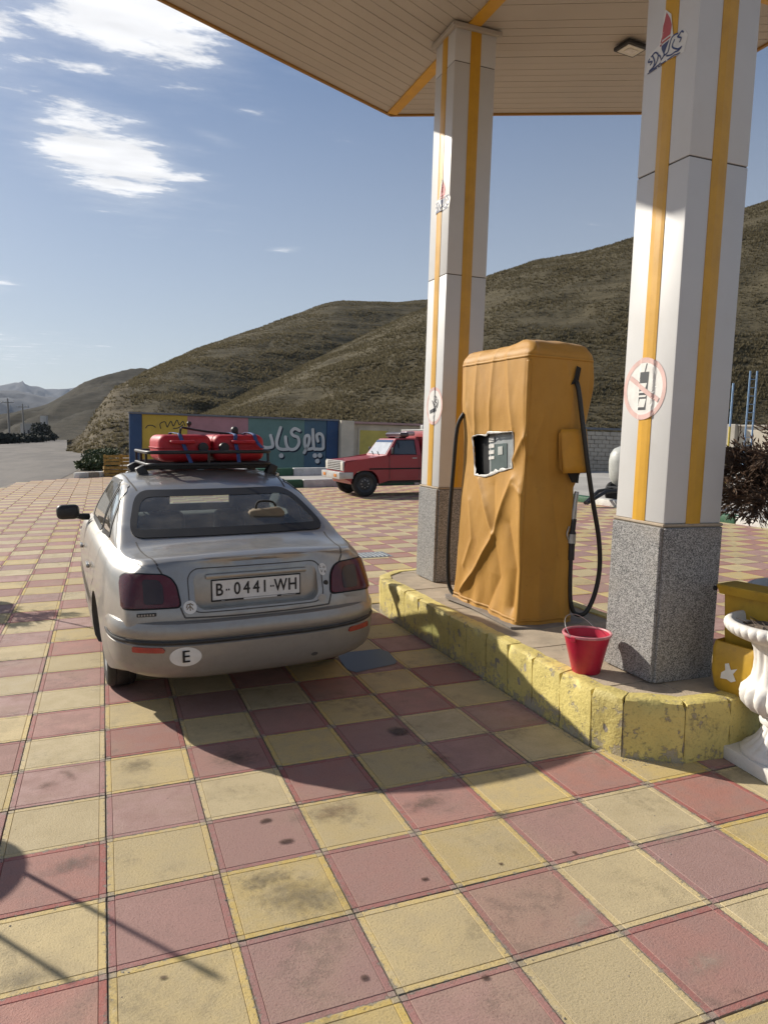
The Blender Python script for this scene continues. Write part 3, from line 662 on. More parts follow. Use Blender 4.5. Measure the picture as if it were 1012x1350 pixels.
for x in (-2.2, -.9, .5): box('window', (x, -2.52, 2.6), (0.6, 0.08, 0.9), M['seam'], e)
# ---- painted boundary wall behind the car (plumb, so it leans against the falling apron)
WY = 27.5
e_w = empty('painted_wall', (9.3, WY, 0.0), 'long low wall painted blue, mustard, pink and teal with white Persian lettering', 'wall', lean=True)
WL = -8.35; WT = 2.22
def wpanel(name, x0, x1, mat, y0=0.0, z0=-0.4, z1=None): return box(name, ((x0 + x1) / 2, 0.15 + y0, (z0 + (z1 or WT)) / 2), (x1 - x0, 0.3, (z1 or WT) - z0), mat, e_w, 0.012)
def wpx(px): return (gnd(px, 600, 1.0) + (ray(px, 600)) * 0).x
def at_y(px, py, Y):
    d = ray(px, py); P = CAM + d * ((Y - CAM.y) / d.y); return P
def wall_local(px, py, Y=WY - 0.02): return e_w.matrix_world.inverted() @ at_y(px, py, Y)
X = lambda px: wall_local(px, 590).x
p_l = wpanel('post', X(170.5), X(187), M['w_blue'], -0.06); p_l['label'] = 'blue end post'
p_y = wpanel('painted_panel', X(187), X(247), M['w_yel']); p_y['label'] = 'mustard yellow panel'
p_p = wpanel('painted_panel', X(247), X(327), M['w_pink'], 0.003); p_p['label'] = 'dusty pink panel'
p_t = wpanel('painted_panel', X(327), X(401), M['w_teal']); p_t['label'] = 'teal panel'
p_b = wpanel('painted_panel', X(401), X(430), M['w_slateblue'], 0.003); p_b['label'] = 'slate blue panel'
p_e = wpanel('post', X(430), X(445), M['w_blue'], -0.05); p_e['label'] = 'blue end post'
box('coping', ((X(170) + X(445)) / 2, 0.12, WT + 0.035), (X(445.5) - X(169.5), 0.42, 0.07), M['w_slate'], e_w, 0.01)
# lettering: brush strokes traced as flat paint on the wall
def brush(name, strokes, w, mat, parent, y, dx=0.0, dz=0.0, loc=wall_local):
    """every stroke a chain of flat disc-and-quad pieces fused into one ribbon"""
    bm = bmesh.new()
    for st in strokes:
        pts = [loc(px, py) for px, py in st]; pts = smooth_path([(p.x + dx, 0, p.z + dz) for p in pts], 6) if len(pts) > 2 else [Vector((p.x + dx, 0, p.z + dz)) for p in pts]
        L_ = []; Rr = []
        n = len(pts)
        if n == 1:
            c = pts[0]; bm.faces.new([bm.verts.new((c.x + w * .8 * math.cos(a * .5236), y, c.z + w * .8 * math.sin(a * .5236))) for a in range(12)]); continue
        for i, p in enumerate(pts):
            t = (pts[min(i + 1, n - 1)] - pts[max(i - 1, 0)]).normalized(); q = Vector((-t.z, 0, t.x)) * (w * .5)
            L_.append(bm.verts.new((p.x + q.x, y, p.z + q.z))); Rr.append(bm.verts.new((p.x - q.x, y, p.z - q.z)))
        for i in range(n - 1): bm.faces.new((L_[i], L_[i + 1], Rr[i + 1], Rr[i]))
        for c in (pts[0], pts[-1]):
            y2 = y - 0.0006
            bm.faces.new([bm.verts.new((c.x + w * .5 * math.cos(a * .5236), y2, c.z + w * .5 * math.sin(a * .5236))) for a in range(12)])
    return bobj(name, bm, mat, parent)
def lc(pts, o=(340, 540), k=140 / 1012.0): return [(o[0] + x * k, o[1] + y * k) for x, y in pts]
word = [lc([(570, 300), (560, 245), (590, 228), (618, 260), (622, 330), (615, 372), (560, 375), (532, 360), (522, 190)]),
        lc([(535, 365), (470, 375), (445, 330), (450, 260), (478, 245), (490, 275), (480, 330), (440, 410)]),
        lc([(395, 200), (350, 180), (318, 210), (335, 245), (380, 265), (390, 320), (355, 372), (300, 375), (270, 330), (262, 260)]),
        lc([(290, 375), (230, 378), (190, 360), (178, 300), (215, 170)]), lc([(120, 245), (135, 300), (140, 345), (120, 358), (70, 360), (20, 340), (0, 300)]),
        lc([(222, 438)]), lc([(542, 438)]), lc([(590, 436)]), lc([(566, 490)])]
brush('lettering_outline', word, 0.145, M['letter_shadow'], e_w, -0.004, 0.045, -0.05); brush('lettering', word, 0.125, M['letter'], e_w, -0.008)
scr = [lc([(330, 215), (350, 195), (385, 195), (410, 210)], (140, 530), 160 / 1012.0), lc([(455, 220), (450, 180), (490, 165), (505, 205)], (140, 530), 160 / 1012.0), lc([(510, 210), (540, 160), (560, 200), (590, 150), (610, 190), (640, 160), (655, 195)], (140, 530), 160 / 1012.0), lc([(560, 220), (600, 215), (640, 190)], (140, 530), 160 / 1012.0)]
brush('scribble', scr, 0.035, M['letter_shadow'], e_w, -0.004)
# ---- cream wall with pier, then grey block wall, then cream panels
e_c = empty('cream_wall', (9.3, WY, 0), 'cream rendered wall with a yellow panel behind the red truck', 'wall', lean=True)
def cl(px, py=590, Y=WY): return (e_c.matrix_world.inverted() @ at_y(px, py, Y)).x
box('pier', ((cl(445.5) + cl(463)) / 2, 0.1, 0.95), (cl(463) - cl(446), 0.9, 2.6), M['w_cream'], e_c, 0.015)
box('wall_panel', (cl(463) + 4.6, 0.32, 0.9), (9.2, 0.3, 2.45), M['w_cream'], e_c, 0.01)
box('coping', (cl(455) + 4.7, 0.2, 2.19), (9.5, 0.6, 0.09), M['w_coping'], e_c, 0.01)
pp = box('painted_panel', ((cl(475) + cl(512)) / 2, 0.155, 1.0), (cl(512) - cl(475), 0.03, 1.75), M['w_olive'], e_c, 0.005); pp['label'] = 'faded yellow panel'
wl = [(cl(474) - .04, cl(475) - 0.002), (cl(512) + .002, cl(513) + .04)]
for a, b in wl: box('panel_border', ((a + b) / 2, 0.15, 1.0), (b - a, 0.05, 1.9), M['w_cream'], e_c)
e_g = empty('grey_block_wall', (19.2, 27.2, 0), 'grey rough block wall seen between the fuel pump and the near column', 'wall', rz=R(-6), lean=True)
rb = random.Random(5)
box('wall_core', (3.2, 0.22, 0.75), (7.6, 0.24, 2.3), M['mortar'], e_g)
bmk = bmesh.new(); prism(bmk, [(-.19, -.09), (.19, -.09), (.19, .09), (-.19, .09)], 'y', -.06, .06); bmesh.ops.bevel(bmk, geom=list(bmk.edges), offset=.012, segments=1, affect='EDGES')
blk = bpy.data.meshes.new('block'); bmesh.ops.recalc_face_normals(bmk, faces=bmk.faces); bmk.to_mesh(blk); bmk.free(); blk.materials.append(M['w_grey'])
for r_ in range(11):
    for c_ in range(17):
        o = bpy.data.objects.new('block', blk); link(o, e_g); o.location = (-0.3 + c_ * 0.4 + (0.2 if r_ % 2 else 0), 0.075 + rb.uniform(-.015, .015), -0.15 + r_ * 0.195)
box('coping', (3.2, 0.16, 2.03), (7.7, 0.4, 0.10), M['w_slate'], e_g, 0.01)
e_r = empty('cream_panel_wall', (26.6, 26.4, 0), 'sunlit cream wall with a dark post at the right edge behind the dry bush', 'wall', rz=R(-75), lean=True)
box('wall_panel', (1.15, 0.2, 0.85), (2.3, 0.2, 2.5), M['w_cream'], e_r, 0.01); box('wall_panel', (7.0, 0.2, 0.85), (8.4, 0.2, 2.5), M['w_cream'], e_r, 0.01)
box('post', (2.55, 0.1, 0.9), (0.45, 0.5, 2.6), M['w_grey'], e_r, 0.02); box('coping', (5.6, 0.2, 2.14), (11.4, 0.4, 0.08), M['w_grey'], e_r)
# ---- kerbs of the apron: painted blocks
def kerb_run(name, p0, p1, n, h, wid, pat, z0=-0.03, mats=None):
    e = bpy.data.objects.new(name, None); link(e); struct(e)
    p0, p1 = Vector(p0), Vector(p1); d = p1 - p0; L_ = d.length / n; ang = math.atan2(d.y, d.x)
    for k in range(n):
        m = (mats or (M['kerb_green'], M['kerb_white']))[pat[k % len(pat)]]
        o = box('kerb_block', (0, 0, (h + z0) / 2), (L_ - 0.02, wid, h - z0), m, e, 0.025, 2)
        c = p0 + d * ((k + .5) / n); o.location = (c.x, c.y, 0); o.rotation_euler = (0, 0, ang)
    return e
kerb_run('wall_front_kerb', (2.1, 20.35, 0), (11.0, 20.35, 0), 7, 0.24, 0.26, (1, 1, 0))
kerb_run('wall_step_kerb', (2.0, 23.6, 0), (10.8, 23.6, 0), 6, 0.46, 0.26, (1, 1, 0))
sheet('wall_terrace', [(2.1, 20.4), (11.1, 20.4), (11.1, 27.6), (2.1, 27.6)], 0.19, M['pale_road'])
kerb_run('roadside_kerb', (11.12, 20.2, 0), (11.12, -1.8, 0), 20, 0.15, 0.24, (0, 1))
kerb_run('verge_kerb', (-0.95, 28.0, 0), (0.9, 29.6, 0), 5, 0.20, 0.3, (1, 0, 1, 0), mats=(M['mortar'], M['kerb_white']))
# ---- planted verge and crates left of the painted wall
rp = random.Random(8)
k = 0
for (px, py, s, lab) in ((118, 620, .5, 'low green plant nearest the road in the verge left of the crates'), (128, 617, .6, 'green plant in the middle of the verge beside the road'), (140, 619, .55, 'green plant in the verge close beside the crates'), (127, 606, .7, 'taller green plant at the back of the verge'), (142, 604, .7, 'pale green plant on the slope behind the crates'), (121, 594, .8, 'farthest green plant in the roadside verge')):
    b = gnd(px, py); e = empty('verge_plant', (b.x, b.y + 1.2, -0.05), lab, 'plant', group='plants in the verge')
    tube('stem', [(0, 0, 0), (.05, 0, s * .5)], [0.03, 0.015], M['bark'], e, 5, False)
    leaf_cloud('foliage', e, M['green_leaf'], 520, (s * 1.3, s * 1.2, s * .55), 70 + k, 0.16, c=(0, 0, s * .5)); k += 1
bc = gnd(158, 626)
for (x, y, z, rz, lab) in ((-.30, 0, 0, .06, 'left bottom slatted crate left of the blue wall post'), (.36, .05, 0, -.05, 'right bottom slatted crate beside the blue wall post'), (-.28, .02, .45, -.04, 'slatted crate stacked on the left one by the wall end'), (.35, .06, .45, .05, 'slatted crate stacked on the right one touching the blue post')):
    e = empty('slatted_crate', (bc.x + x, bc.y - 1.0 + y, z), lab, 'crate', rz=rz, group='crates at the wall end')
    for sx in (-.28, .28):
        for sy in (-.2, .2): box('corner_post', (sx, sy, .21), (.05, .05, .42), M['wood'], e)
    for zz in (.06, .2, .34):
        for sy in (-.235, .235): box('slat', (0, sy, zz), (.62, .018, .095), M['wood'], e)
        for sx in (-.315, .315): box('slat', (sx, 0, zz), (.018, .43, .095), M['wood'], e)
    box('crate_floor', (0, 0, .02), (.56, .38, .02), M['wood'], e)
# ---- blue ladder frame, striped pole and tank at the right
b = at_dist(984, 590, 31.5); top = at_dist(984, 489, 31.5).z
e = empty('blue_ladder', (b.x, b.y, 0), 'tall pale blue ladder standing against the cream wall', 'ladder', rz=-YAW, lean=True)
for x in (-.13, .13): tube('rail', [(x, 0, 0), (x, 0, top)], 0.032, M['pole_blue'], e, 6, False)
for k in range(1, 13): tube('rung', [(-.13, 0, top * k / 13), (.13, 0, top * k / 13)], 0.013, M['pole_blue'], e, 6, False)
b = at_dist(958, 590, 24); top = at_dist(958, 505, 24).z
e = empty('painted_pole', (b.x, b.y, 0), 'thin blue and yellow pole just right of the near column', 'pole', lean=True)
tube('lower_pole', [(0, 0, 0), (0, 0, 1.9)], 0.03, M['pole_yel'], e, 8, False); tube('upper_pole', [(0, 0, 1.9), (0, 0, top)], 0.028, M['pole_blue'], e, 8, False)
b = gnd(822, 664)
e = empty('towable_tank', (b.x, b.y, 0), 'pale grey rounded tank on a black tow frame half hidden by the near column', 'tank', rz=R(15))
lathe('tank_shell', [(0, -.02), (.16, 0), (.29, .08), (.36, .22), (.38, .40), (.38, .62), (.35, .78), (.27, .90), (.14, .96), (0, .97)], M['tank'], e, 24, c=(0, 0, .42))
tube('tow_bar', [(0, -.2, .36), (-.9, -.15, .34), (-1.5, -.1, .10)], 0.045, M['black_plastic'], e, 8, False); tube('tow_bar', [(0, .2, .36), (-.9, .05, .34), (-1.5, -.05, .10)], 0.045, M['black_plastic'], e, 8, False)
box('frame', (0.05, 0, .38), (.7, .6, .07), M['black_plastic'], e, .01)
for s in (-1, 1):
    w_ = lathe('wheel', [(.02, -.05), (.16, -.06), (.24, -.05), (.26, 0), (.24, .05), (.16, .06), (.02, .05)], M['tyre'], e, 20, axis='y', c=(.1, s * .42, .26))
lathe('valve', [(.09, 0), (.09, .10), (.05, .14), (0, .14)], M['black_plastic'], e, 12, c=(-.3, -.2, .36))
e = empty('drain_cover', (3.42, 7.12, 0.001), 'small grey metal drain cover set in the tiles behind the car', 'drain cover')
box('frame', (0, 0, 0.002), (.52, .42, .008), M['grey_metal'], e, .002)
for k in range(8): box('bar', (-.21 + k * .06, 0, .009), (.03, .36, .008), M['steel'], e)
# ================================================================ pump island
IZ = 0.312
OUT = [(2.41, 4.02), (2.47, 4.22), (2.70, 4.42), (2.98, 4.46), (3.26, 4.42), (3.49, 4.22), (3.55, 4.02), (3.55, 0.86), (3.49, 0.68), (3.24, 0.53), (2.985, 0.485), (2.72, 0.515), (2.475, 0.685), (2.41, 0.86)]
isl = empty('pump_island', (0, 0, 0), 'raised pump island with beige slabs and a worn yellow kerb', 'pump island')
def inset(poly, d):
    n = len(poly); out = []
    cx = sum(p[0] for p in poly) / n; cy = sum(p[1] for p in poly) / n
    for i in range(n):
        p0, p1, p2 = Vector(poly[i - 1]), Vector(poly[i]), Vector(poly[(i + 1) % n])
        n1 = Vector((-(p1 - p0).y, (p1 - p0).x)).normalized(); n2 = Vector((-(p2 - p1).y, (p2 - p1).x)).normalized()
        b = (n1 + n2).normalized(); k = d / max(0.4, b.dot(n1))
        out.append((p1.x + b.x * k, p1.y + b.y * k))
    return out
INN = inset(OUT, 0.105)
if abs(INN[0][0] - 2.41) > 0 and INN[0][0] < 2.41: INN = inset(OUT, -0.105)
prism_obj('island_core', inset(OUT, 0.010) if inset(OUT, 0.02)[0][0] > 2.41 else inset(OUT, -0.010), 'z', -0.05, IZ - 0.03, M['mortar'], isl)
rk = random.Random(21)
def kerb_stone(a0, a1, b0, b1, seed):
    """worn stone between two outer and two inner plan points"""
    a0, a1, b0, b1 = Vector(a0), Vector(a1), Vector(b0), Vector(b1)
    nu, nv, nw = 7, 4, 7
    dz = rk.uniform(-.004, .004); V = {}; bm = bmesh.new()
    lean_ = rk.uniform(-.006, .006)
    def P(u, v, w):
        o = a0 + (a1 - a0) * u; i = b0 + (b1 - b0) * u; p = o + (i - o) * v; z = -0.03 + (IZ + 0.004 + dz + 0.03) * w
        q = Vector((p.x, p.y, z))
        c = (a0 + a1 + b0 + b1) / 4
        # rounded arrises
        e = 0.0
        def rd(t): return max(0, 1 - min(t, 1 - t) / 0.06)
        ru, rv_ = rd(u), max(0, 1 - v / 0.22); rw = max(0, 1 - (1 - w) / 0.10)
        q.z -= 0.010 * rw * rv_ * rv_ + 0.002 * rw * ru * ru
        dirn = Vector((c.x - p.x, c.y - p.y, 0))
        if dirn.length > 1e-6: q += dirn.normalized() * (0.009 * rw * rv_ + 0.002 * ru * rv_)
        nz = noise.fractal(Vector((q.x * 9, q.y * 9, q.z * 9)), 1.0, 2.0, 4)
        q += dirn.normalized() * (nz * 0.010 if v < .5 else 0); q.z += noise.noise(q * 14) * 0.006 * (1 if w > .8 else 0)
        ch = noise.noise(Vector((q.x * 16, q.y * 16, q.z * 16 + 5)))
        if ch > 0.28 and v < .5: q += dirn.normalized() * (ch - .28) * 0.05
        return q
    # front, top, ends as grids
    def grid(fn, n1, n2):
        g = [[bm.verts.new(fn(i / n1, j / n2)) for j in range(n2 + 1)] for i in range(n1 + 1)]
        for i in range(n1):
            for j in range(n2): bm.faces.new((g[i][j], g[i + 1][j], g[i + 1][j + 1], g[i][j + 1]))
    grid(lambda s, t: P(s, 0, t), nu, nw); grid(lambda s, t: P(s, t, 1), nu, nv); grid(lambda s, t: P(0, s, t), nv, nw); grid(lambda s, t: P(1, s, t), nv, nw); grid(lambda s, t: P(s, 1, t), nu, 1)
    bmesh.ops.remove_doubles(bm, verts=bm.verts, dist=0.0005)
    bobj('kerb_stone', bm, M['kerb_yellow'], isl, 50)
nO = len(OUT)
for i in range(nO):
    a, b = Vector(OUT[i]), Vector(OUT[(i + 1) % nO]); ia, ib = Vector(INN[i]), Vector(INN[(i + 1) % nO])
    L_ = (b - a).length; m = max(1, round(L_ / 0.29)); g = 0.0010 / L_
    for k in range(m):
        s, t = k / m + g * rk.uniform(.4, 1.6), (k + 1) / m - g * rk.uniform(.4, 1.6)
        kerb_stone(a + (b - a) * s, a + (b - a) * t, ia + (ib - ia) * s, ia + (ib - ia) * t, rk.random() * 50)
INS = INN
for ix in range(3):
    for iy in range(11):
        x0, x1 = 2.50 + ix * 0.335, 2.50 + (ix + 1) * 0.335 - 0.006; y0, y1 = 0.50 + iy * 0.375, 0.50 + (iy + 1) * 0.375 - 0.006
        poly = [(x0, y0), (x1, y0), (x1, y1), (x0, y1)]
        for i in range(nO):
            p, q = INS[i], INS[(i + 1) % nO]; ex, ey = q[0] - p[0], q[1] - p[1]; a_, b_ = -ey, ex; c_ = -(a_ * p[0] + b_ * p[1])
            if a_ * 2.98 + b_ * 2.4 + c_ < 0: a_, b_, c_ = -a_, -b_, -c_
            poly = clip_poly(poly, a_, b_, c_)
            if len(poly) < 3: break
        if len(poly) >= 3:
            ar = abs(sum(poly[i][0] * poly[(i + 1) % len(poly)][1] - poly[(i + 1) % len(poly)][0] * poly[i][1] for i in range(len(poly)))) / 2
            if ar > 0.004: prism_obj('slab', poly, 'z', IZ - 0.04, IZ - 0.004 + rk.uniform(-.0025, .0025), M['slab'], isl)
# ================================================================ columns
def flat_poly(name, pts, mat, parent, x, z_=None):
    """flat print on a face looking along -x: pts are (y, z)"""
    return mobj(name, [(x, p[0], p[1]) for p in pts], [tuple(range(len(pts)))], mat, parent)
def ring_yz(name, c, r0, r1, mat, parent, x, n=40, sy=1.0):
    V = []; Fc = []
    for k in range(n):
        a = 2 * math.pi * k / n
        V += [(x, c[0] + r0 * sy * math.cos(a), c[1] + r0 * math.sin(a)), (x, c[0] + r1 * sy * math.cos(a), c[1] + r1 * math.sin(a))]
    for k in range(n):
        k2 = (k + 1) % n; Fc.append((2 * k, 2 * k + 1, 2 * k2 + 1, 2 * k2))
    return mobj(name, V, Fc, mat, parent)
def disc_yz(name, c, r, mat, parent, x, n=36, sy=1.0): return flat_poly(name, [(c[0] + r * sy * math.cos(2 * math.pi * k / n), c[1] + r * math.sin(2 * math.pi * k / n)) for k in range(n)], mat, parent, x)
def stroke_yz(name, strokes, w, mat, parent, x):
    bm = bmesh.new()
    for st in strokes:
        pts = smooth_path([(0, a, b) for a, b in st], 5) if len(st) > 2 else [Vector((0, a, b)) for a, b in st]
        n = len(pts); A, B = [], []
        for i, p in enumerate(pts):
            t = (pts[min(i + 1, n - 1)] - pts[max(i - 1, 0)]).normalized(); q = Vector((0, -t.z, t.y)) * (w * .5)
            A.append(bm.verts.new((x, p.y + q.y, p.z + q.z))); B.append(bm.verts.new((x, p.y - q.y, p.z - q.z)))
        for i in range(n - 1): bm.faces.new((A[i], A[i + 1], B[i + 1], B[i]))
    return bobj(name, bm, mat, parent)
CT = 5.1
def column(cx, cy, label, near):
    e = empty('canopy_column', (cx, cy, IZ - 0.006), label, 'column', lean=True, group='canopy columns')
    h = 0.195; g = 0.212; H = CT - IZ + 0.012
    # granite cladding: four slabs with mitred joints on a mortar core
    box('base_core', (0, 0, 0.43), (2 * g - 0.03, 2 * g - 0.03, 0.86), M['mortar'], e)
    for k in range(4):
        o = box('granite_slab', (0, -g + 0.008, 0.427), (2 * g - 0.034, 0.02, 0.842), M['granite'], e, 0.003); o.rotation_euler = (0, 0, k * math.pi / 2)
    box('mortar_cap', (0, 0, 0.862), (2 * g - 0.012, 2 * g - 0.012, 0.016), M['slab'], e, 0.004)
    # cladding sheets with open joints, each face pair folded as one box course
    z0 = 0.868; cuts = [z0, 2.74, 4.50, H]
    for a, b in zip(cuts, cuts[1:]):
        box('cladding_panel', (0, 0, (a + b) / 2), (2 * h, 2 * h, b - a - 0.006), M['white_clad'], e, 0.006, 2)
    box('joint_core', (0, 0, (z0 + H) / 2), (2 * h - 0.012, 2 * h - 0.012, H - z0 - 0.02), M['seam'], e)
    for k in range(4):
        # raised channel strip: shallow gable section
        bm = bmesh.new(); w = 0.049
        prism(bm, [(-w, -h + .001), (-w, -h - .004), (-w * .25, -h - .0095), (w * .6, -h - .007), (w, -h - .003), (w, -h + .001)], 'z', z0 + 0.002, H - 0.002)
        o = bobj('stripe', bm, M['stripe'], e); o.rotation_euler = (0, 0, k * math.pi / 2)
    for k in range(4):
        o = box('top_trim', (0, -h - 0.0185, H - 0.024), (2 * h + 0.07, 0.035, 0.04), M['soffit'], e, 0.004); o.rotation_euler = (0, 0, k * math.pi / 2)
    X0 = -h - 0.0115
    # emblem plate: flame over two facing winged beasts
    s = 1.0; yc, zc = (0.03, 3.66 - IZ) if near else (-0.06, 3.69 - IZ)
    def Q(pts): return [(yc - a * s, zc + (b - a * .17) * s) for a, b in pts]
    pl = flat_poly('emblem_sheet', Q([(-.155, -.10), (.135, -.055), (.155, .02), (.13, .055), (.06, .045), (.035, .155), (-.01, .19), (-.035, .12), (-.055, .03), (-.13, .0)]), M['sticker'], e, X0)
    flat_poly('emblem_flame', Q([(-.045, .035), (.04, .055), (.045, .10), (.03, .135), (.0, .175), (-.012, .13), (-.025, .10)]), M['flame'], e, X0 - .003)
    flat_poly('emblem_wedge', Q([(-.03, .012), (.035, .03), (.0, -.035)]), M['navy'], e, X0 - .003)
    stroke_yz('emblem_bar', [Q([(-.045, .022), (.042, .042)])], .009, M['flame'], e, X0 - .004)
    stroke_yz('emblem_beast', [Q([(-.12, -.02), (-.13, -.035), (-.10, -.04), (-.115, -.055)]), Q([(-.11, -.015), (-.08, .0), (-.055, -.02), (-.07, -.06), (-.12, -.085)]), Q([(-.12, -.085), (-.06, -.075), (-.03, -.06), (-.035, -.035), (-.05, -.02)]), Q([(-.03, -.06), (-.005, -.045), (.005, -.03)]),
                               Q([(.125, .04), (.11, .05), (.09, .03), (.11, .018), (.10, .0)]), Q([(.09, .045), (.055, .035), (.04, .005), (.03, -.03), (.0, -.04)]), Q([(.075, .02), (.06, -.01), (.09, -.03), (.12, -.025)]), Q([(.02, -.045), (.06, -.05), (.115, -.03)]), Q([(-.10, -.01), (-.08, -.045), (-.09, -.075)])], .008, M['navy'], e, X0 - .004)
    stroke_yz('emblem_caption', [Q([(-.13, -.095), (-.06, -.083)]), Q([(-.05, -.081), (.02, -.07)]), Q([(.03, -.068), (.11, -.052)])], .006, M['navy'], e, X0 - .004)
    # prohibition sign
    yc, zc = (0.022, 1.90 - IZ) if near else (-0.045, 1.91 - IZ)
    r = 0.168
    sd_ = disc_yz('sign_disc', (yc, zc), r, M['sticker'], e, X0 - .001, sy=1.0)
    ring_yz('sign_ring', (yc, zc), r * .84, r * 1.0, M['salmon'], e, X0 - .004)
    if near:
        # mobile phone: aerial, earpiece block, key rows
        def B(name, a, b, c, d, m, x): flat_poly(name, [(yc - a, zc + c), (yc - b, zc + c), (yc - b - .012, zc + d), (yc - a - .012, zc + d)], m, e, x)
        B('sign_phone', -.04, .03, -.115, .09, M['print_grey'], X0 - .0035); B('sign_aerial', .005, .013, .09, .135, M['print_grey'], X0 - .0035)
        B('sign_keypad', -.03, .02, -.10, -.055, M['sticker'], X0 - .0055); B('sign_keys', -.034, .024, -.045, -.035, M['sticker'], X0 - .0055); B('sign_keys', -.034, .024, -.022, -.012, M['sticker'], X0 - .0055); B('sign_screen', -.034, .020, .0, .03, M['sticker'], X0 - .0055)
        stroke_yz('sign_slash', [[(yc + .115, zc + .065), (yc - .115, zc - .065)]], .026, M['salmon'], e, X0 - .0075)
    else:
        stroke_yz('sign_smoke', [[(yc - .01, zc + .09), (yc - .04, zc + .07), (yc - .02, zc + .04), (yc - .05, zc + .02), (yc - .03, zc - .01)], [(yc - .06, zc + .06), (yc - .075, zc + .02), (yc - .05, zc - .02)], [(yc + .03, zc + .05), (yc - .0, zc + .02), (yc - .03, zc - .03)]], .014, M['print_grey'], e, X0 - .0045)
        stroke_yz('sign_cigarette', [[(yc + .07, zc - .055), (yc - .04, zc - .03)]], .032, M['print_grey'], e, X0 - .0055)
    def fx(y):
        q = (abs(y) - .051) / .012; return -h - (.0112 if q < 0 else (.0012 if q > 1 else .0112 - .010 * q))
    for ch in list(e.children):
        if not ch.name.split('.')[0].startswith(('emblem', 'sign')): continue
        bm = bmesh.new(); bm.from_mesh(ch.data); lay = {'emblem_sheet': 0, 'sign_disc': 0, 'sign_ring': 2, 'sign_phone': 2, 'sign_aerial': 2, 'sign_smoke': 2, 'emblem_flame': 2, 'emblem_wedge': 2, 'sign_slash': 6}.get(ch.name.split('.')[0], 4)
        if len(bm.faces) < 4: bmesh.ops.triangulate(bm, faces=bm.faces)
        for _ in range(5):
            es = [q for q in bm.edges if abs(q.verts[0].co.y - q.verts[1].co.y) > .011]
            if not es: break
            bmesh.ops.subdivide_edges(bm, edges=es, cuts=1); bmesh.ops.triangulate(bm, faces=[f for f in bm.faces if len(f.verts) > 4])
        for v in bm.verts: v.co.x = fx(v.co.y) - lay * .0005
        bm.to_mesh(ch.data); bm.free()
    return e
column(2.972, 1.017, 'near white square column with yellow stripes, crossed-out phone sign and granite base', True)
column(3.020, 3.912, 'far white square column with yellow stripes beside the covered pump and a no-smoking sign', False)
# ================================================================ canopy
can = empty('canopy', (2.98, 2.4, 0.0), 'pale slatted hexagonal forecourt canopy with yellow ridge strip, seen from below', 'canopy', lean=True)
xL, xR = 0.22 - 2.98, 5.42 - 2.98
SL = 0.49; yV = 5.63 - 2.4; ym = 0.05
def canopy_half_edge(x): return yV - SL * abs(x)
def canopy_poly(off=0.0):
    a = yV - ym + off; L_, Rr = xL - off, xR + off
    return [(0, ym + a), (L_, ym + a - SL * abs(L_)), (L_, ym - (a - SL * abs(L_))), (0, ym - a), (Rr, ym - (a - SL * Rr)), (Rr, ym + a - SL * Rr)]
prism_obj('canopy_deck', canopy_poly(-0.02), 'z', CT + 0.035, CT + 0.42, M['soffit_gap'], can)
pw = 0.118
dyk = pw * math.sqrt(1 + SL * SL)
for sy in (1, -1):
    for sx in (-1, 1):
        X1 = abs(xL) if sx < 0 else xR
        k = 0
        while True:
            t0 = yV - ym - k * dyk; t1 = t0 - dyk + 0.006; k += 1
            if t0 < -2: break
            # strip between lines y = t0 - SL x and y = t1 - SL x, 0.04 < x < X1, y > 0.03
            poly = [(0.05, t0 - SL * .05), (0.05, t1 - SL * .05), (X1, t1 - SL * X1), (X1, t0 - SL * X1)]
            poly = clip_poly(poly, 0, 1, -0.03)
            if len(poly) < 3: 
                if t0 - SL * .05 < 0.03: break
                continue
            pts = [(p[0] * sx, ym + p[1] * sy) for p in poly]
            prism_obj('soffit_plank', pts, 'z', CT + rk.uniform(0, .003), CT + 0.03, M['soffit'], can)
prism_obj('ridge_strip', [(-.055, -2.9), (.055, -2.9), (.055, yV - .03), (-.055, yV - .03)], 'z', CT - 0.012, CT + 0.02, M['stripe'], can)
prism_obj('cross_strip', [(xL, ym - .05), (xR, ym - .05), (xR, ym + .05), (xL, ym + .05)], 'z', CT - 0.008, CT + 0.018, M['stripe'], can)
cp = canopy_poly(0.0)
for i in range(6):
    a, b = Vector(cp[i]), Vector(cp[(i + 1) % 6]); d = (b - a); L_ = d.length; n_ = Vector((d.y, -d.x)).normalized()
    if n_.dot((a + b) / 2) < 0: n_ = -n_
    c = (a + b) / 2 + n_ * 0.012
    o = box('fascia', (0, 0, 0), (L_ + 0.02, 0.03, 0.52), M['fascia'], can); o.location = (c.x, c.y, CT + 0.245); o.rotation_euler = (0, 0, math.atan2(d.y, d.x))
# flood lamp under the soffit
e = empty('canopy_floodlight', (2.98 + 1.40 + .14, 3.41, CT + .115), 'small black framed floodlight under the canopy left of the near column top', 'floodlight', lean=True, rz=R(4))
e.matrix_world = can.matrix_world @ Matrix.Translation((1.40, 1.02, CT - 0.001)) @ Matrix.Rotation(R(5), 4, 'Z')
box('housing', (0, 0, -.030), (.23, .19, .035), M['black_plastic'], e, .01, 2); box('lens', (0, 0, -.050), (.18, .14, .006), M['glass_lamp'], e); box('bracket', (.08, .04, -.006), (.08, .05, .016), M['black_plastic'], e)
box('lens_core', (0, 0, -.0555), (.10, .07, .006), M['torn'], e)
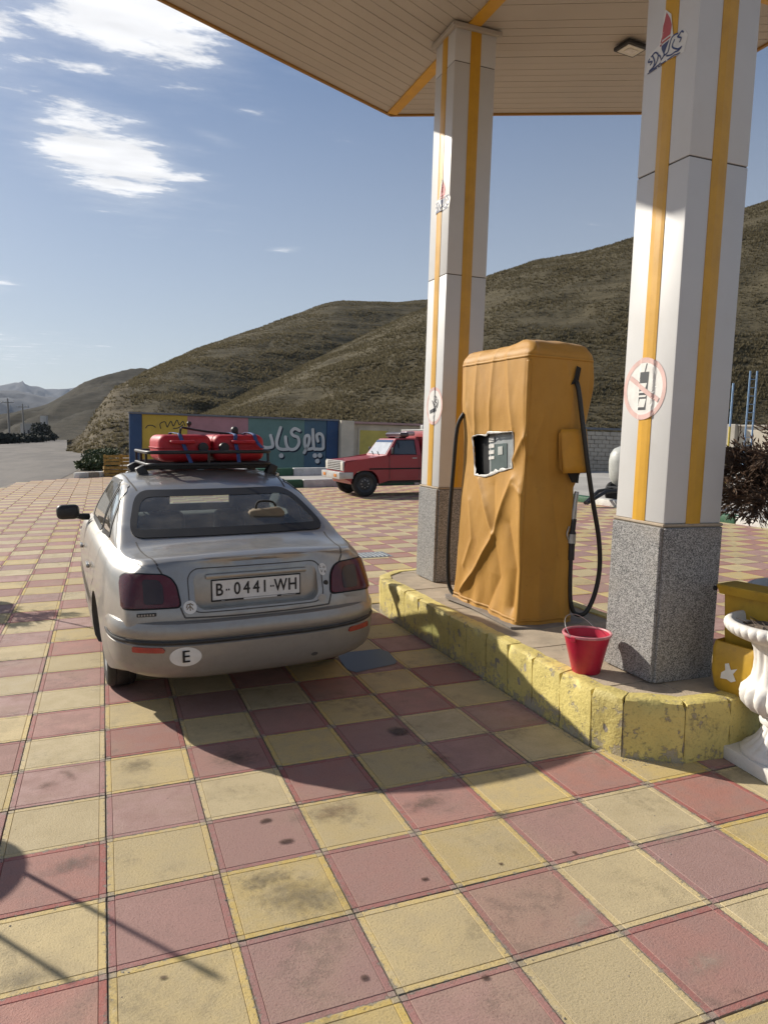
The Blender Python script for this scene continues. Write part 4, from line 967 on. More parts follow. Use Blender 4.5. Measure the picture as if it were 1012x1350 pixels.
# ================================================================ covered fuel pump
pump = empty('fuel_pump', (2.95, 2.585, IZ - 0.004), 'fuel pump shrouded in a wrinkled orange tarpaulin with a torn display hole', 'fuel pump', lean=True)
PI_ = pump.matrix_world.inverted()
def on_left(px, py, x=-0.25):
    A = PI_ @ CAM; B = PI_ @ (CAM + ray(px, py)); d = B - A; p = A + d * ((x - A.x) / d.x); return (p.y, p.z)
def on_front(px, py, y=-0.485):
    A = PI_ @ CAM; B = PI_ @ (CAM + ray(px, py)); d = B - A; p = A + d * ((y - A.y) / d.y); return (p.x, p.z)
PH = 1.945
def seg_d(p, a, b):
    vx, vy = b[0] - a[0], b[1] - a[1]; l2 = vx * vx + vy * vy; t = max(0, min(1, ((p[0] - a[0]) * vx + (p[1] - a[1]) * vy) / l2)) if l2 > 0 else 0
    dx, dy = p[0] - a[0] - vx * t, p[1] - a[1] - vy * t; return math.sqrt(dx * dx + dy * dy), t
def mk(fn, pl): return [fn(*p) for p in pl]
# (polyline, amplitude start, amplitude end, width)
RL = [(mk(on_left, [(633, 469), (630, 520), (626, 575)]), .012, .022, .030), (mk(on_left, [(655, 463), (650, 520), (645, 566)]), .012, .020, .026), (mk(on_left, [(672, 463), (674, 520), (676, 565)]), .010, .018, .030), (mk(on_left, [(618, 480), (616, 530), (622, 570)]), .008, .016, .03),
      (mk(on_left, [(630, 632), (640, 668), (648, 703)]), .022, .034, .028), (mk(on_left, [(674, 632), (662, 668), (650, 705), (632, 745), (612, 778)]), .030, .050, .034), (mk(on_left, [(676, 606), (694, 570), (716, 538)]), .030, .020, .030),
      (mk(on_left, [(684, 640), (688, 700), (692, 760), (694, 812)]), .020, .045, .050), (mk(on_left, [(648, 703), (656, 760), (640, 806)]), -.020, -.035, .07), (mk(on_left, [(668, 690), (676, 750), (672, 800)]), -.028, -.040, .055), (mk(on_left, [(618, 660), (622, 710), (612, 745)]), .012, .020, .03), (mk(on_left, [(676, 640), (690, 655), (700, 690)]), .014, .01, .02), (mk(on_left, [(648, 640), (650, 690), (650, 700)]), -.018, -.022, .05)]
RF = [(mk(on_front, [(690, 476), (703, 462), (709, 450)]), .030, .02, .022), (mk(on_front, [(700, 600), (712, 560), (716, 535)]), .022, .012, .03), (mk(on_front, [(707, 640), (712, 720), (706, 812)]), .016, .022, .05), (mk(on_front, [(730, 660), (738, 720), (730, 790)]), -.014, -.018, .05), (mk(on_front, [(720, 470), (722, 560), (726, 660)]), .006, .012, .05), (mk(on_front, [(745, 480), (752, 520), (748, 560)]), .012, .010, .03), (mk(on_front, [(712, 452), (740, 462), (765, 458)]), -.010, -.006, .02)]
def ridge_sum(p, RR):
    s = 0.0
    for pl, a0, a1, w in RR:
        n = len(pl) - 1; best = (9, 0)
        for i in range(n):
            d, t = seg_d(p, pl[i], pl[i + 1])
            if d < best[0]: best = (d, (i + t) / n)
        if best[0] < 4 * w:
            x = best[0] / w; s += (a0 + (a1 - a0) * best[1]) * 0.86 * math.exp(-abs(x) ** 1.22)
    return s
hx, hy = 0.245, 0.480
HOLE = mk(on_left, [(622, 577), (630, 573), (640, 574), (643, 570), (660, 570), (676, 569), (675, 595), (673, 617), (655, 621), (638, 628), (624, 626), (623, 600)])
def pip(p, poly):
    c = False; n = len(poly)
    for i in range(n):
        a, b = poly[i], poly[i - 1]
        if (a[1] > p[1]) != (b[1] > p[1]) and p[0] < (b[0] - a[0]) * (p[1] - a[1]) / (b[1] - a[1]) + a[0]: c = not c
    return c
def tarp_mesh():
    per = []; rc = 0.032
    def arc(cx, cy, a0, n=7):
        for i in range(n + 1): a = R(a0 + 90 * i / n); per.append((cx + rc * math.cos(a), cy + rc * math.sin(a), math.cos(a), math.sin(a)))
    def line(p, q, nx, ny, n):
        for i in range(1, n): t = i / n; per.append((p[0] + (q[0] - p[0]) * t, p[1] + (q[1] - p[1]) * t, nx, ny))
    # start at front-left corner, go along the left face to the back, around
    def corner(cx, cy, a0):
        for i in range(8): a = R(a0 - 90 * i / 7); per.append((cx + rc * math.cos(a), cy + rc * math.sin(a), math.cos(a), math.sin(a)))
    corner(-hx + rc, -hy + rc, 270); line((-hx, -hy + rc), (-hx, hy - rc), -1, 0, 104); corner(-hx + rc, hy - rc, 180); line((-hx + rc, hy), (hx - rc, hy), 0, 1, 24)
    corner(hx - rc, hy - rc, 90); line((hx, hy - rc), (hx, -hy + rc), 1, 0, 40); corner(hx - rc, -hy + rc, 0); line((hx - rc, -hy), (-hx + rc, -hy), 0, -1, 60)
    nP = len(per); nZ = 210; V, Fc = [], []
    for j in range(nZ + 1):
        z = PH * j / nZ; w = z / PH
        out = 0.030 * math.exp(-((z) / 0.16)) - 0.012 * math.exp(-((z - 1.12) / 0.22) ** 2) + 0.022 * (1 / (1 + math.exp(-(z - 1.45) / 0.05)))
        if z > PH - 0.06: out -= 0.03 * ((z - PH + 0.06) / 0.06) ** 2
        for (x, y, nx, ny) in per:
            zz = z
            d = out
            if nx < -.5: d += ridge_sum((y, z), RL)
            if ny < -.5: d += ridge_sum((x, z), RF) * (1 if nx > -.5 else .5)
            nn = noise.fractal(Vector((x * 3.2, y * 3.2, z * 1.9 + 4)), 1.0, 2.0, 4); d += nn * 0.006 * min(1, (PH - z) / .15 + .2)
            d += 0.006 * math.sin(y * 31 + x * 27 + 2 * nn) * max(0, 1 - z / 0.5)
            if nx > .5 and 1.45 < z: d += 0.022 * math.exp(-((z - 1.72) / .16) ** 2)
            px, py = x + nx * d, y + ny * d
            # front head bulges to the right, front-right edge tucked in below the pocket
            if z < 1.08 and x > 0.1 and ny < .5: px -= 0.055 * min(1, (1.08 - z) / .1) * min(1, (x - .1) / .1)
            if z < .5: zz = z + 0.0
            if j == 0: zz = 0.012 + 0.018 * noise.noise(Vector((x * 7, y * 7, 3))) + (0.02 if nx < -.5 and y > .2 else 0)
            # ridge of the top falls to the back and the far side
            zz -= max(0, (z - 1.6)) * 0.10 * max(0, (x + .0)) - max(0, z - 1.7) * 0.0
            V.append((px, py, zz))
    for j in range(nZ):
        for i in range(nP):
            i2 = (i + 1) % nP
            q = (j * nP + i, j * nP + i2, (j + 1) * nP + i2, (j + 1) * nP + i)
            if per[i][2] < -.9:
                c = ((per[i][1] + per[i2][1]) / 2, PH * (j + .5) / nZ)
                if pip(c, HOLE): continue
            Fc.append(q[::-1])
    # top: shrinking rings up to a low crooked ridge
    base = nZ * nP; last = base
    for (s, dz) in ((.96, .012), (.88, .022), (.75, .030), (.55, .036), (.3, .04), (.02, .042)):
        b = len(V)
        for i in range(nP):
            x, y, z = V[base + i]; hgt = dz * (1 + .9 * math.exp(-((y + .42) / .16) ** 2)) + .012 * noise.noise(Vector((x * 6, y * 6, 1)))
            V.append((x * s, y * (s if s > .5 else s * 1.0), z + hgt - 0.035 * 0))
        for i in range(nP):
            i2 = (i + 1) % nP; Fc.append((last + i, b + i, b + i2, last + i2))
        last = b
    Fc.append(tuple(last + i for i in range(nP)))
    return V, Fc, per, nP, nZ
tv, tf, tper, tnP, tnZ = tarp_mesh()
cover = mobj('tarpaulin_cover', tv, tf, M['tarp'], pump, 70)
sm_ = cover.modifiers.new('t', 'SOLIDIFY'); sm_.thickness = 0.004; sm_.offset = -1
def seam_strip(name, idx, closed, off=.0035):
    # idx: rows of (vertex a, vertex b, outward) along the seam
    SV, SF = [], []
    for (a, b, nx, ny) in idx:
        for q in (a, b): v = tv[q]; SV.append((v[0] + nx * off, v[1] + ny * off, v[2]))
    m = len(idx)
    for k in range(m if closed else m - 1): k2 = (k + 1) % m; SF.append((2 * k, 2 * k + 1, 2 * k2 + 1, 2 * k2))
    o = mobj(name, SV, SF, M['tarp'], pump, 60); md = o.modifiers.new('t', 'SOLIDIFY'); md.thickness = .003; return o
seam_strip('top_seam', [((tnZ - 9) * tnP + i, (tnZ - 7) * tnP + i, tper[i][2], tper[i][3]) for i in range(tnP)], True)
seam_strip('corner_seam', [(j * tnP + 2, j * tnP + 5, -.7, -.7) for j in range(3, tnZ - 10)], False)
seam_strip('hem_seam', [(4 * tnP + i, 6 * tnP + i, tper[i][2], tper[i][3]) for i in range(tnP)], True)
box('cabinet', (0.015, 0, 0.93), (0.40, 0.84, 1.80), M['grey_metal'], pump, 0.012)
# what shows through the hole: dark recess and a grey-green dial plate
def lp(px, py, x): y, z = on_left(px, py, x); return (x, y, z)
y0, z0 = on_left(624, 626, -.19); y1, z1 = on_left(642, 572, -.19); y2, z2 = on_left(676, 570, -.19)
mobj('dark_window', [lp(620, 632, -.192), lp(645, 632, -.192), lp(645, 564, -.192), lp(620, 564, -.192)], [(0, 1, 2, 3)], M['frit'], pump)
mobj('dial_plate', [lp(645, 634, -.200), lp(682, 628, -.200), lp(682, 560, -.200), lp(645, 562, -.200)], [(0, 1, 2, 3)], M['grey_metal'], pump)
mobj('dial_window', [lp(647, 622, -.204), lp(668, 616, -.204), lp(668, 584, -.204), lp(647, 586, -.204)], [(0, 1, 2, 3)], simple('green_grey_dial', (0.10, 0.13, 0.125), 0.25), pump)
for (a, b) in ((577, 583), (586, 591), (594, 599), (602, 606)):
    mobj('dial_mark', [lp(644, b, -.208), lp(651, b - 1, -.208), lp(651, a - 1, -.208), lp(644, a, -.208)], [(0, 1, 2, 3)], M['torn'], pump)
mobj('dial_mark', [lp(656, 600, -.208), lp(662, 599, -.208), lp(662, 588, -.208), lp(656, 589, -.208)], [(0, 1, 2, 3)], M['tank'], pump)
rh = random.Random(4)
hp = []
for i in range(len(HOLE)):
    a, b = HOLE[i], HOLE[(i + 1) % len(HOLE)]
    for k in range(5): hp.append((a[0] + (b[0] - a[0]) * k / 5, a[1] + (b[1] - a[1]) * k / 5))
def tarp_x(y, z): return -hx - (0.022 * (1 / (1 + math.exp(-(z - 1.45) / 0.05))) - 0.012 * math.exp(-((z - 1.12) / 0.22) ** 2) + ridge_sum((y, z), RL)) 
V, Fc = [], []
cy_ = sum(p[0] for p in HOLE) / len(HOLE); cz_ = sum(p[1] for p in HOLE) / len(HOLE)
for (y, z) in hp:
    wi = 0.004 + rh.random() * 0.008 * (3.0 if z < cz_ - .08 else 1); wo = 0.006 + rh.random() * 0.004; d = Vector((y - cy_, z - cz_)).normalized(); x = tarp_x(y, z)
    V += [(x - 0.004, y - d.x * wi, z - d.y * wi), (x - 0.010, y, z), (x - 0.006, y + d.x * wo, z + d.y * wo)]
n_ = len(hp)
for i in range(n_):
    j = (i + 1) % n_; Fc += [(3 * i, 3 * i + 1, 3 * j + 1, 3 * j), (3 * i + 1, 3 * i + 2, 3 * j + 2, 3 * j + 1)]
mobj('torn_edge', V, Fc, M['torn'], pump, 60)
# pocket flap on the side toward the viewer
def fp(px, py, y): x, z = on_front(px, py, y); return (x, y, z)
bm = bmesh.new()
gr = []
for i in range(7):
    row = []
    for j in range(7):
        s, t = i / 6, j / 6; px = (739 + 34 * s) * (1 - t) + (742 + 36 * s) * t; py = 566 + (624 - 566) * t + (-1.0 * s)
        row.append(bm.verts.new(fp(px, py, -0.520 - 0.028 * t - 0.010 * math.sin(3.1 * s) - .004 * math.sin(9 * s + 5 * t))))
    gr.append(row)
for i in range(6):
    for j in range(6): bm.faces.new((gr[i][j], gr[i][j + 1], gr[i + 1][j + 1], gr[i + 1][j]))
o = bobj('pocket_flap', bm, M['tarp_patch'], pump, 60); m_ = o.modifiers.new('t', 'SOLIDIFY'); m_.thickness = 0.006
mobj('pocket_lining', [fp(746, 620, -.505), fp(764, 618, -.505), fp(762, 637, -.500), fp(753, 636, -.500)], [(0, 1, 2, 3)], M['dark_cloth'], pump)
mobj('pocket_side', [fp(739, 568, -.522), fp(741, 622, -.548), fp(737, 618, -.505), fp(736, 572, -.505)], [(0, 1, 2, 3)], M['tarp'], pump)
mobj('hose_slit', [fp(760, 482, -.519), fp(766, 485, -.519), fp(762, 505, -.519), fp(752, 507, -.519), fp(757, 498, -.519)], [(0, 1, 2, 3, 4)], M['dark_cloth'], pump)
def fpt(px, py, y=-.50): return fp(px, py, y)
tube('hose', [fpt(757, 499, -.49), fpt(762, 512, -.54), fpt(768, 560, -.57), fpt(774, 610, -.585), fpt(781, 660, -.58), fpt(789, 710, -.56), fpt(790, 750, -.54), fpt(783, 785, -.53), fpt(771, 808, -.52), fpt(758, 809, -.50), fpt(752, 795, -.49), fpt(751, 770, -.485), fpt(752, 735, -.48)], 0.0165, M['black_rubber'], pump, 10)
nz = tube('nozzle', [fpt(752, 738, -.48), fpt(753, 715, -.478), fpt(754, 700, -.478), fpt(756, 684, -.476)], [0.026] * 6 + [.03] * 6 + [.022] * 7, M['black_plastic'], pump, 10)
tube('nozzle_collar', [fpt(752.5, 716, -.479), fpt(753.5, 704, -.478)], 0.031, M['steel'], pump, 10, False)
tube('nozzle_spout', [fpt(755, 690, -.476), fpt(757, 668, -.474), fpt(760, 648, -.47)], [0.02] * 6 + [0.017] * 6 + [0.014], M['steel'], pump, 8)
tube('trigger', [fpt(749, 712, -.485), fpt(747, 704, -.49), fpt(750, 694, -.485)], 0.007, M['steel'], pump, 6)
tube('hose', [(-.258, .43, 1.50), (-.285, .485, 1.38), (-.29, .515, 1.05), (-.295, .535, .7), (-.295, .54, .35), (-.285, .52, .10), (-.265, .46, .03)], 0.0165, M['black_rubber'], pump, 10)
# loose grey plinth sheet under the hem
pl = [(-.315, -.52), (-.10, -.585), (.22, -.56), (.30, -.50), (.30, .52), (-.30, .56), (-.345, .45), (-.30, .1)]
prism_obj('base_sheet', pl, 'z', 0.001, 0.014, simple('dusty_base_sheet', (0.24, 0.21, 0.18), 0.8, var=0.2, dirt=.4), pump)
# ================================================================ bucket
b = empty('bucket', (2.565, 1.12, IZ - 0.004), 'small red plastic bucket with a wire handle standing before the near column', 'bucket')
lathe('pail', [(0.0, 0.004), (0.074, 0.0), (0.078, 0.006), (0.129, 0.222), (0.125, 0.222), (0.073, 0.014), (0, 0.012)], M['bucket'], b, 40)
lathe('rim', [(0.1265, 0.216), (0.135, 0.217), (0.138, 0.224), (0.136, 0.231), (0.127, 0.232), (0.1235, 0.226), (0.1265, 0.216)], M['bucket_rim'], b, 40, cap=False)
mobj('water', [(.112 * math.cos(6.2832 * k / 32), .112 * math.sin(6.2832 * k / 32), .175) for k in range(32)], [tuple(range(32))], simple('murky_water', (0.36, 0.19, 0.19), 0.25, var=0.35, scale=12), b)
hd = [Vector((0.134 * math.cos(a), 0.02 + 0.095 * math.sin(a), 0.218 + 0.095 * math.sin(a))) for a in [math.pi * k / 14 for k in range(15)]]
tube('handle', hd, 0.0018, M['steel'], b, 6, False)
for s in (-1, 1): box('handle_lug', (s * .134, .01, .212), (.012, .03, .03), M['bucket'], b, .003)
b.rotation_euler = (0, 0, R(25))
# ================================================================ yellow litter bin
e = empty('litter_bin', (3.13, 0.545, IZ - 0.004), 'worn yellow plastic litter bin with a torn white sticker behind the white urn', 'litter bin', rz=R(-80)); e.scale = (.88, .88, .92)
bm = bmesh.new()
def bin_ring(z, hx_, hy0, hy1, r): return [(p[0], p[1], z) for p in rrect(-hx_, hx_, hy0, hy1, r, 4)]
def loft(bm, rings, cap=True):
    rv_ = [[bm.verts.new(p) for p in r] for r in rings]; n = len(rings[0])
    for a, c in zip(rv_, rv_[1:]):
        for k in range(n): bm.faces.new((a[k], a[(k + 1) % n], c[(k + 1) % n], c[k]))
    if cap: bm.faces.new(rv_[0][::-1]); bm.faces.new(rv_[-1])
loft(bm, [bin_ring(0.0, .125, -.09, .10, .03), bin_ring(.02, .140, -.105, .105, .035), bin_ring(.12, .150, -.125, .11, .04), bin_ring(.25, .150, -.12, .11, .04), bin_ring(.285, .150, -.10, .11, .04), bin_ring(.288, .142, -.09, .10, .035), bin_ring(.20, .138, -.09, .095, .035)])
bobj('pocket', bm, M['bin'], e, 40)
bm = bmesh.new(); loft(bm, [bin_ring(.20, .145, .0, .108, .02), bin_ring(.56, .150, -.02, .112, .02)]); bobj('back_shell', bm, M['bin'], e, 40)
bm = bmesh.new(); loft(bm, [bin_ring(.552, .165, -.05, .125, .02), bin_ring(.60, .175, -.065, .13, .02), bin_ring(.606, .170, -.06, .125, .02)]); lid = bobj('lid_flange', bm, M['bin'], e, 40)
tube('bolt', [(-.172, -.05, .578), (-.19, -.055, .578)], .013, M['frit'], e, 10, False)
mobj('sticker', [(-.07, -.127, .085), (-.03, -.1275, .09), (.0, -.128, .08), (.03, -.128, .095), (.01, -.1275, .13), (.035, -.127, .165), (-.005, -.1275, .15), (-.02, -.127, .185), (-.045, -.127, .175), (-.04, -.1275, .14), (-.065, -.128, .12)], [tuple(range(11))], M['sticker'], e)
# ================================================================ urns
def urn(loc, label, rz=0.0, group='white urn planters'):
    e = empty('urn_planter', loc, label, 'urn', rz=rz, group=group)
    box('plinth', (0, 0, .035), (.40, .40, .07), M['urn'], e, .008, 2)
    prof = [(.188, .071), (.190, .085), (.178, .100), (.150, .118), (.118, .150), (.096, .190), (.090, .213), (.090, .222), (.106, .228), (.110, .245), (.104, .262), (.100, .268), (.125, .280), (.165, .300), (.192, .335), (.199, .365), (.192, .400), (.176, .425), (.170, .435), (.160, .455), (.151, .50), (.148, .55), (.153, .60), (.170, .638), (.192, .655), (.215, .662), (.238, .666), (.262, .678), (.280, .694), (.289, .712), (.287, .730), (.276, .742), (.262, .746), (.252, .742), (.246, .728), (.243, .70), (0.0, .69)]
    def sm(a, b, z): t = max(0, min(1, (z - a) / (b - a))); return t * t * (3 - 2 * t)
    def mod(a, r, z):
        f = 1.0
        if .10 < z < .215: f += .075 * (abs(math.sin(a * 9)) - .5) * sm(.10, .13, z) * (1 - sm(.19, .215, z)) * 1.2
        if .275 < z < .43: f += .10 * (abs(math.sin(a * 9)) - .5) * sm(.275, .31, z) * (1 - sm(.40, .43, z))
        if .44 < z < .65: f -= .09 * (abs(math.cos(a * 8)) ** 3) * sm(.44, .48, z) * (1 - sm(.61, .65, z))
        if .666 < z < .742 and r > .25: f += .028 * (abs(math.sin(a * 20)) ** .6 - .6)
        return f
    lathe('urn_body', prof, M['urn'], e, 320, 50, mod)
    V, Fc = [], []; rs = [0, .05, .10, .15, .20, .235]
    for r in rs:
        for k in range(28):
            a = 6.2832 * k / 28; x, y = r * math.cos(a), r * math.sin(a); V.append((x, y, .712 + .016 * noise.fractal(Vector((x * 14, y * 14, loc[0])), 1, 2, 4) - .02 * (r / .24) ** 4))
    for i in range(5):
        for k in range(28): Fc.append((i * 28 + k, i * 28 + (k + 1) % 28, (i + 1) * 28 + (k + 1) % 28, (i + 1) * 28 + k))
    mobj('soil', V, Fc, M['soil'], e, 180); return e
u0 = urn((3.135, 0.300, 0.0), 'white fluted urn planter with bare soil at the right end of the island', R(-6))
rr_ = random.Random(31); bm = bmesh.new()
for k in range(26):
    a = rr_.uniform(0, 6.28); r = rr_.uniform(0, .2); x, y = r * math.cos(a), r * math.sin(a); d = rr_.uniform(0, 3.1); l = rr_.uniform(.02, .06)
    bm_tube(bm, [(x, y, .722), (x + l * math.cos(d), y + l * math.sin(d), .735 + rr_.uniform(-.004, .02))], .0018, 4)
bobj('dry_twigs', bm, M['bark'], u0)
# ================================================================ dry conifer bush in its own urn, at the right
def conifer(loc, label, rad, zc, seed, n_main=16, cat='bush', leafn=1.0, rz=0):
    e = empty('conifer_bush', loc, label, cat, rz=rz); r = random.Random(seed)
    bmw = bmesh.new(); VV, FF, RN = [], [], []
    bm_tube(bmw, [(0, 0, 0), (.01, .01, zc * .6), (0, 0, zc)], [.022, .018, .012], 7)
    def needle(p, d, l, rn):
        w = d.orthogonal().normalized(); w.rotate(Matrix.Rotation(r.uniform(0, 6.28), 3, d)); w *= l * .13; b_ = len(VV)
        VV.extend([p - w * .4, p + d * l * .45 - w, p + d * l, p + d * l * .45 + w, p + d * l * .5 + w.cross(d).normalized() * l * .13]); FF.extend([(b_, b_ + 1, b_ + 4), (b_ + 1, b_ + 2, b_ + 4), (b_ + 2, b_ + 3, b_ + 4), (b_ + 3, b_, b_ + 4)]); RN.extend([rn] * 4)
    for k in range(n_main):
        a = 6.283 * k / n_main + r.uniform(-.25, .25); el = r.uniform(-.5, 1.0)
        d = Vector((math.cos(a) * math.cos(el), math.sin(a) * math.cos(el), math.sin(el) * .8)); L_ = r.uniform(.72, 1.0)
        tip = Vector((d.x * rad[0], d.y * rad[0], d.z * rad[1])) * L_; p0 = Vector((0, 0, zc - .12 + r.uniform(-.1, .12)))
        mid = p0 + tip * .55 + Vector((0, 0, .06)); pts = smooth_path([p0, mid, p0 + tip + Vector((0, 0, r.uniform(-.08, .05)))], 6)
        bm_tube(bmw, pts, [.010 - .007 * i / (len(pts) - 1) for i in range(len(pts))], 5)
        for i in range(2, len(pts)):
            for s in range(5):
                q = pts[i] + Vector((r.uniform(-.01, .01),) * 3); dd = ((pts[i] - pts[i - 1]).normalized() * .7 + Vector((r.uniform(-1, 1), r.uniform(-1, 1), r.uniform(-.7, .9))) * .75).normalized(); l2 = r.uniform(.06, .17)
                q2 = q + dd * l2; bm_tube(bmw, [q, q2], [.0035, .0018], 4); rn = min(1, max(0, r.gauss(.42, .25)))
                for m in range(int(7 * leafn)):
                    t = .2 + .8 * (m + 1) / 7; nd = (dd * .9 + Vector((r.uniform(-1, 1), r.uniform(-1, 1), r.uniform(-1, 1))) * .62).normalized(); needle(q + dd * l2 * t, nd, r.uniform(.028, .050), min(1, max(0, rn + r.uniform(-.15, .15))))
    bobj('branches', bmw, M['bark'], e, 60)
    me = bpy.data.meshes.new('foliage'); me.from_pydata([tuple(v) for v in VV], [], FF); me.materials.append(M['conifer'])
    at = me.attributes.new('rnd', 'FLOAT', 'FACE'); at.data.foreach_set('value', RN); link(bpy.data.objects.new('foliage', me), e); return e
c0 = at_dist(1062, 640, 5.0)
urn((c0.x, c0.y, 0.0), 'white urn planter holding the dry bush just beyond the right edge', R(20))
conifer((c0.x, c0.y, 0.70), 'dry brown conifer bush reaching in from the right edge', (.58, .36), .74, 5, 40)
urn((-1.33, 1.72, 0.0), 'unseen white urn planter added beyond the left edge to cast the nearest rounded shadow', R(10))  # unseen planter, added to throw a rounded shadow into view
urn((-1.86, 6.52, 0.0), 'unseen white urn planter added beyond the left edge for its shadow beside the car', R(10))  # second unseen planter, added for the shadow left of the car
conifer((-1.86, 6.52, 0.70), 'unseen twiggy bush added beyond the left edge for its shadow opposite the car door', (.40, .36), .40, 16, 9, leafn=.7)  # unseen foliage added so that shadow gets a leafy blob
def shadow_post(tip, h, label, head=.014):  # out-of-view stick placed so its shadow tip lands on the given point
    k = h / math.tan(SUN_EL); e = empty('shadow_post', (tip[0] - SUN_H.x * -k, tip[1] - SUN_H.y * -k, 0.0), label, 'post', group='unseen thin posts added beyond the left edge for their shadows')
    tube('post_shaft', [(0, 0, 0), (0, 0, h)], .010, M['black_plastic'], e, 8, False); lathe('post_head', [(0, -.05), (head * .7, -.035), (head, 0), (head * .7, .035), (0, .05)], M['black_plastic'], e, 14, c=(0, 0, h + .03)); lathe('post_foot', [(.10, 0), (.10, .012), (.04, .03), (.018, .05)], M['black_plastic'], e, 16)
g1, g2, g3 = gnd(255, 1272), gnd(62, 1275), gnd(133, 831)
shadow_post((g1.x, g1.y), 1.02, 'unseen thin black post added beyond the left edge to cast the longest near shadow', .014)
shadow_post((g2.x, g2.y), .86, 'unseen thin black post nearest the viewer, added beyond the left edge to cast a shadow')
shadow_post((g3.x, g3.y), 1.05, 'unseen thin black post added beyond the left edge to cast a shadow to the rear wheel')
# shallow wet patch on the tiles behind the car
pp_ = [gnd(x, y) for x, y in ((446, 866), (452, 861), (500, 856), (512, 860), (523, 872), (521, 876), (470, 887), (458, 884), (450, 874))]
pd = mobj('puddle', [(p.x, p.y, 0.0035) for p in pp_], [tuple(range(len(pp_)))], None); nb = NB('wet_film'); nb.set(base=(0.055, 0.060, 0.070), rough=0.40, spec=0.18); pd.data.materials.append(nb.m)
tag(pd, 'small dark bluish puddle on the tiles behind the right rear corner of the car', 'puddle')

# ================================================================ grit and leaf crumbs on the apron
rg_ = random.Random(77); GV, GF = [], []
def crumb(x, y, z, r):
    b_ = len(GV); h = r * rg_.uniform(.4, .8); a0 = rg_.uniform(0, 6.28)
    for k in range(5): a = a0 + 1.2566 * k; q = r * rg_.uniform(.6, 1.2); GV.append((x + q * math.cos(a), y + q * math.sin(a), z - .001))
    GV.append((x + r * rg_.uniform(-.3, .3), y + r * rg_.uniform(-.3, .3), z + h))
    for k in range(5): GF.append((b_ + k, b_ + (k + 1) % 5, b_ + 5))
for _ in range(520):
    x, y = rg_.uniform(-.9, 3.6), rg_.uniform(-.9, 6.0)
    if in_island(x, y) or y < .45 and x > 2.8: continue
    crumb(x, y, .0, rg_.uniform(.0015, .0050))
for _ in range(700):
    t = rg_.random(); seg = rg_.choice([0, 0, 0, 0, 0, 1, 1]); d_ = abs(rg_.gauss(0, .035))
    if seg == 0: x, y = 2.405 - d_, .86 + t * 3.1
    else: x, y = (2.47 + .25 * t) - d_ * .6, (.68 - .165 * t) - d_ * .8
    crumb(x, y, .0, rg_.uniform(.0015, .0060))
for _ in range(160): crumb(rg_.uniform(2.53, 3.4), rg_.uniform(.7, 4.2), IZ - .004, rg_.uniform(.0015, .005))
gr_ = mobj('grit', GV, GF, M['mortar']); tag(gr_, 'scattered sand grains and grit lying along the yellow kerb and tiles', 'grit', None, 'stuff')
# ---- oil drops and grime marks dried into the tiles
def stain_mat(name, col, dens, edge, lo=-0.08, hi=0.42):
    n = NB(name); uv = n.N('ShaderNodeUVMap').outputs[0]; P = n.pos()
    sb = n.N('ShaderNodeVectorMath', operation='SUBTRACT'); n.L(uv, sb.inputs[0]); sb.inputs[1].default_value = (.5, .5, 0)
    ln = n.N('ShaderNodeVectorMath', operation='LENGTH'); n.L(sb.outputs[0], ln.inputs[0])
    a = n.math('ADD', n.math('SUBTRACT', 0.34, ln.outputs['Value']), n.math('MULTIPLY', n.math('SUBTRACT', n.noise(P, 28, 6, 0.75), 0.5), edge))
    al = n.math('MULTIPLY', n.ramp(a, lo, hi), dens)
    n.set(base=col, rough=0.55); tr = n.N('ShaderNodeBsdfTransparent'); ms = n.N('ShaderNodeMixShader'); n.L(al, ms.inputs[0]); n.L(tr.outputs[0], ms.inputs[1]); n.L(n.b.outputs[0], ms.inputs[2]); n.L(ms.outputs[0], n.out.inputs[0]); return n.m
SM = {'o': stain_mat('oil_drop', (0.055, 0.028, 0.02), 0.72, 0.35, 0.0, 0.22), 'g': stain_mat('grey_grime', (0.12, 0.105, 0.08), 0.42, 0.9), 'b': stain_mat('brown_smear', (0.17, 0.10, 0.065), 0.40, 1.0), 'd': stain_mat('pale_dust_patch', (0.46, 0.40, 0.32), 0.38, 1.0)}
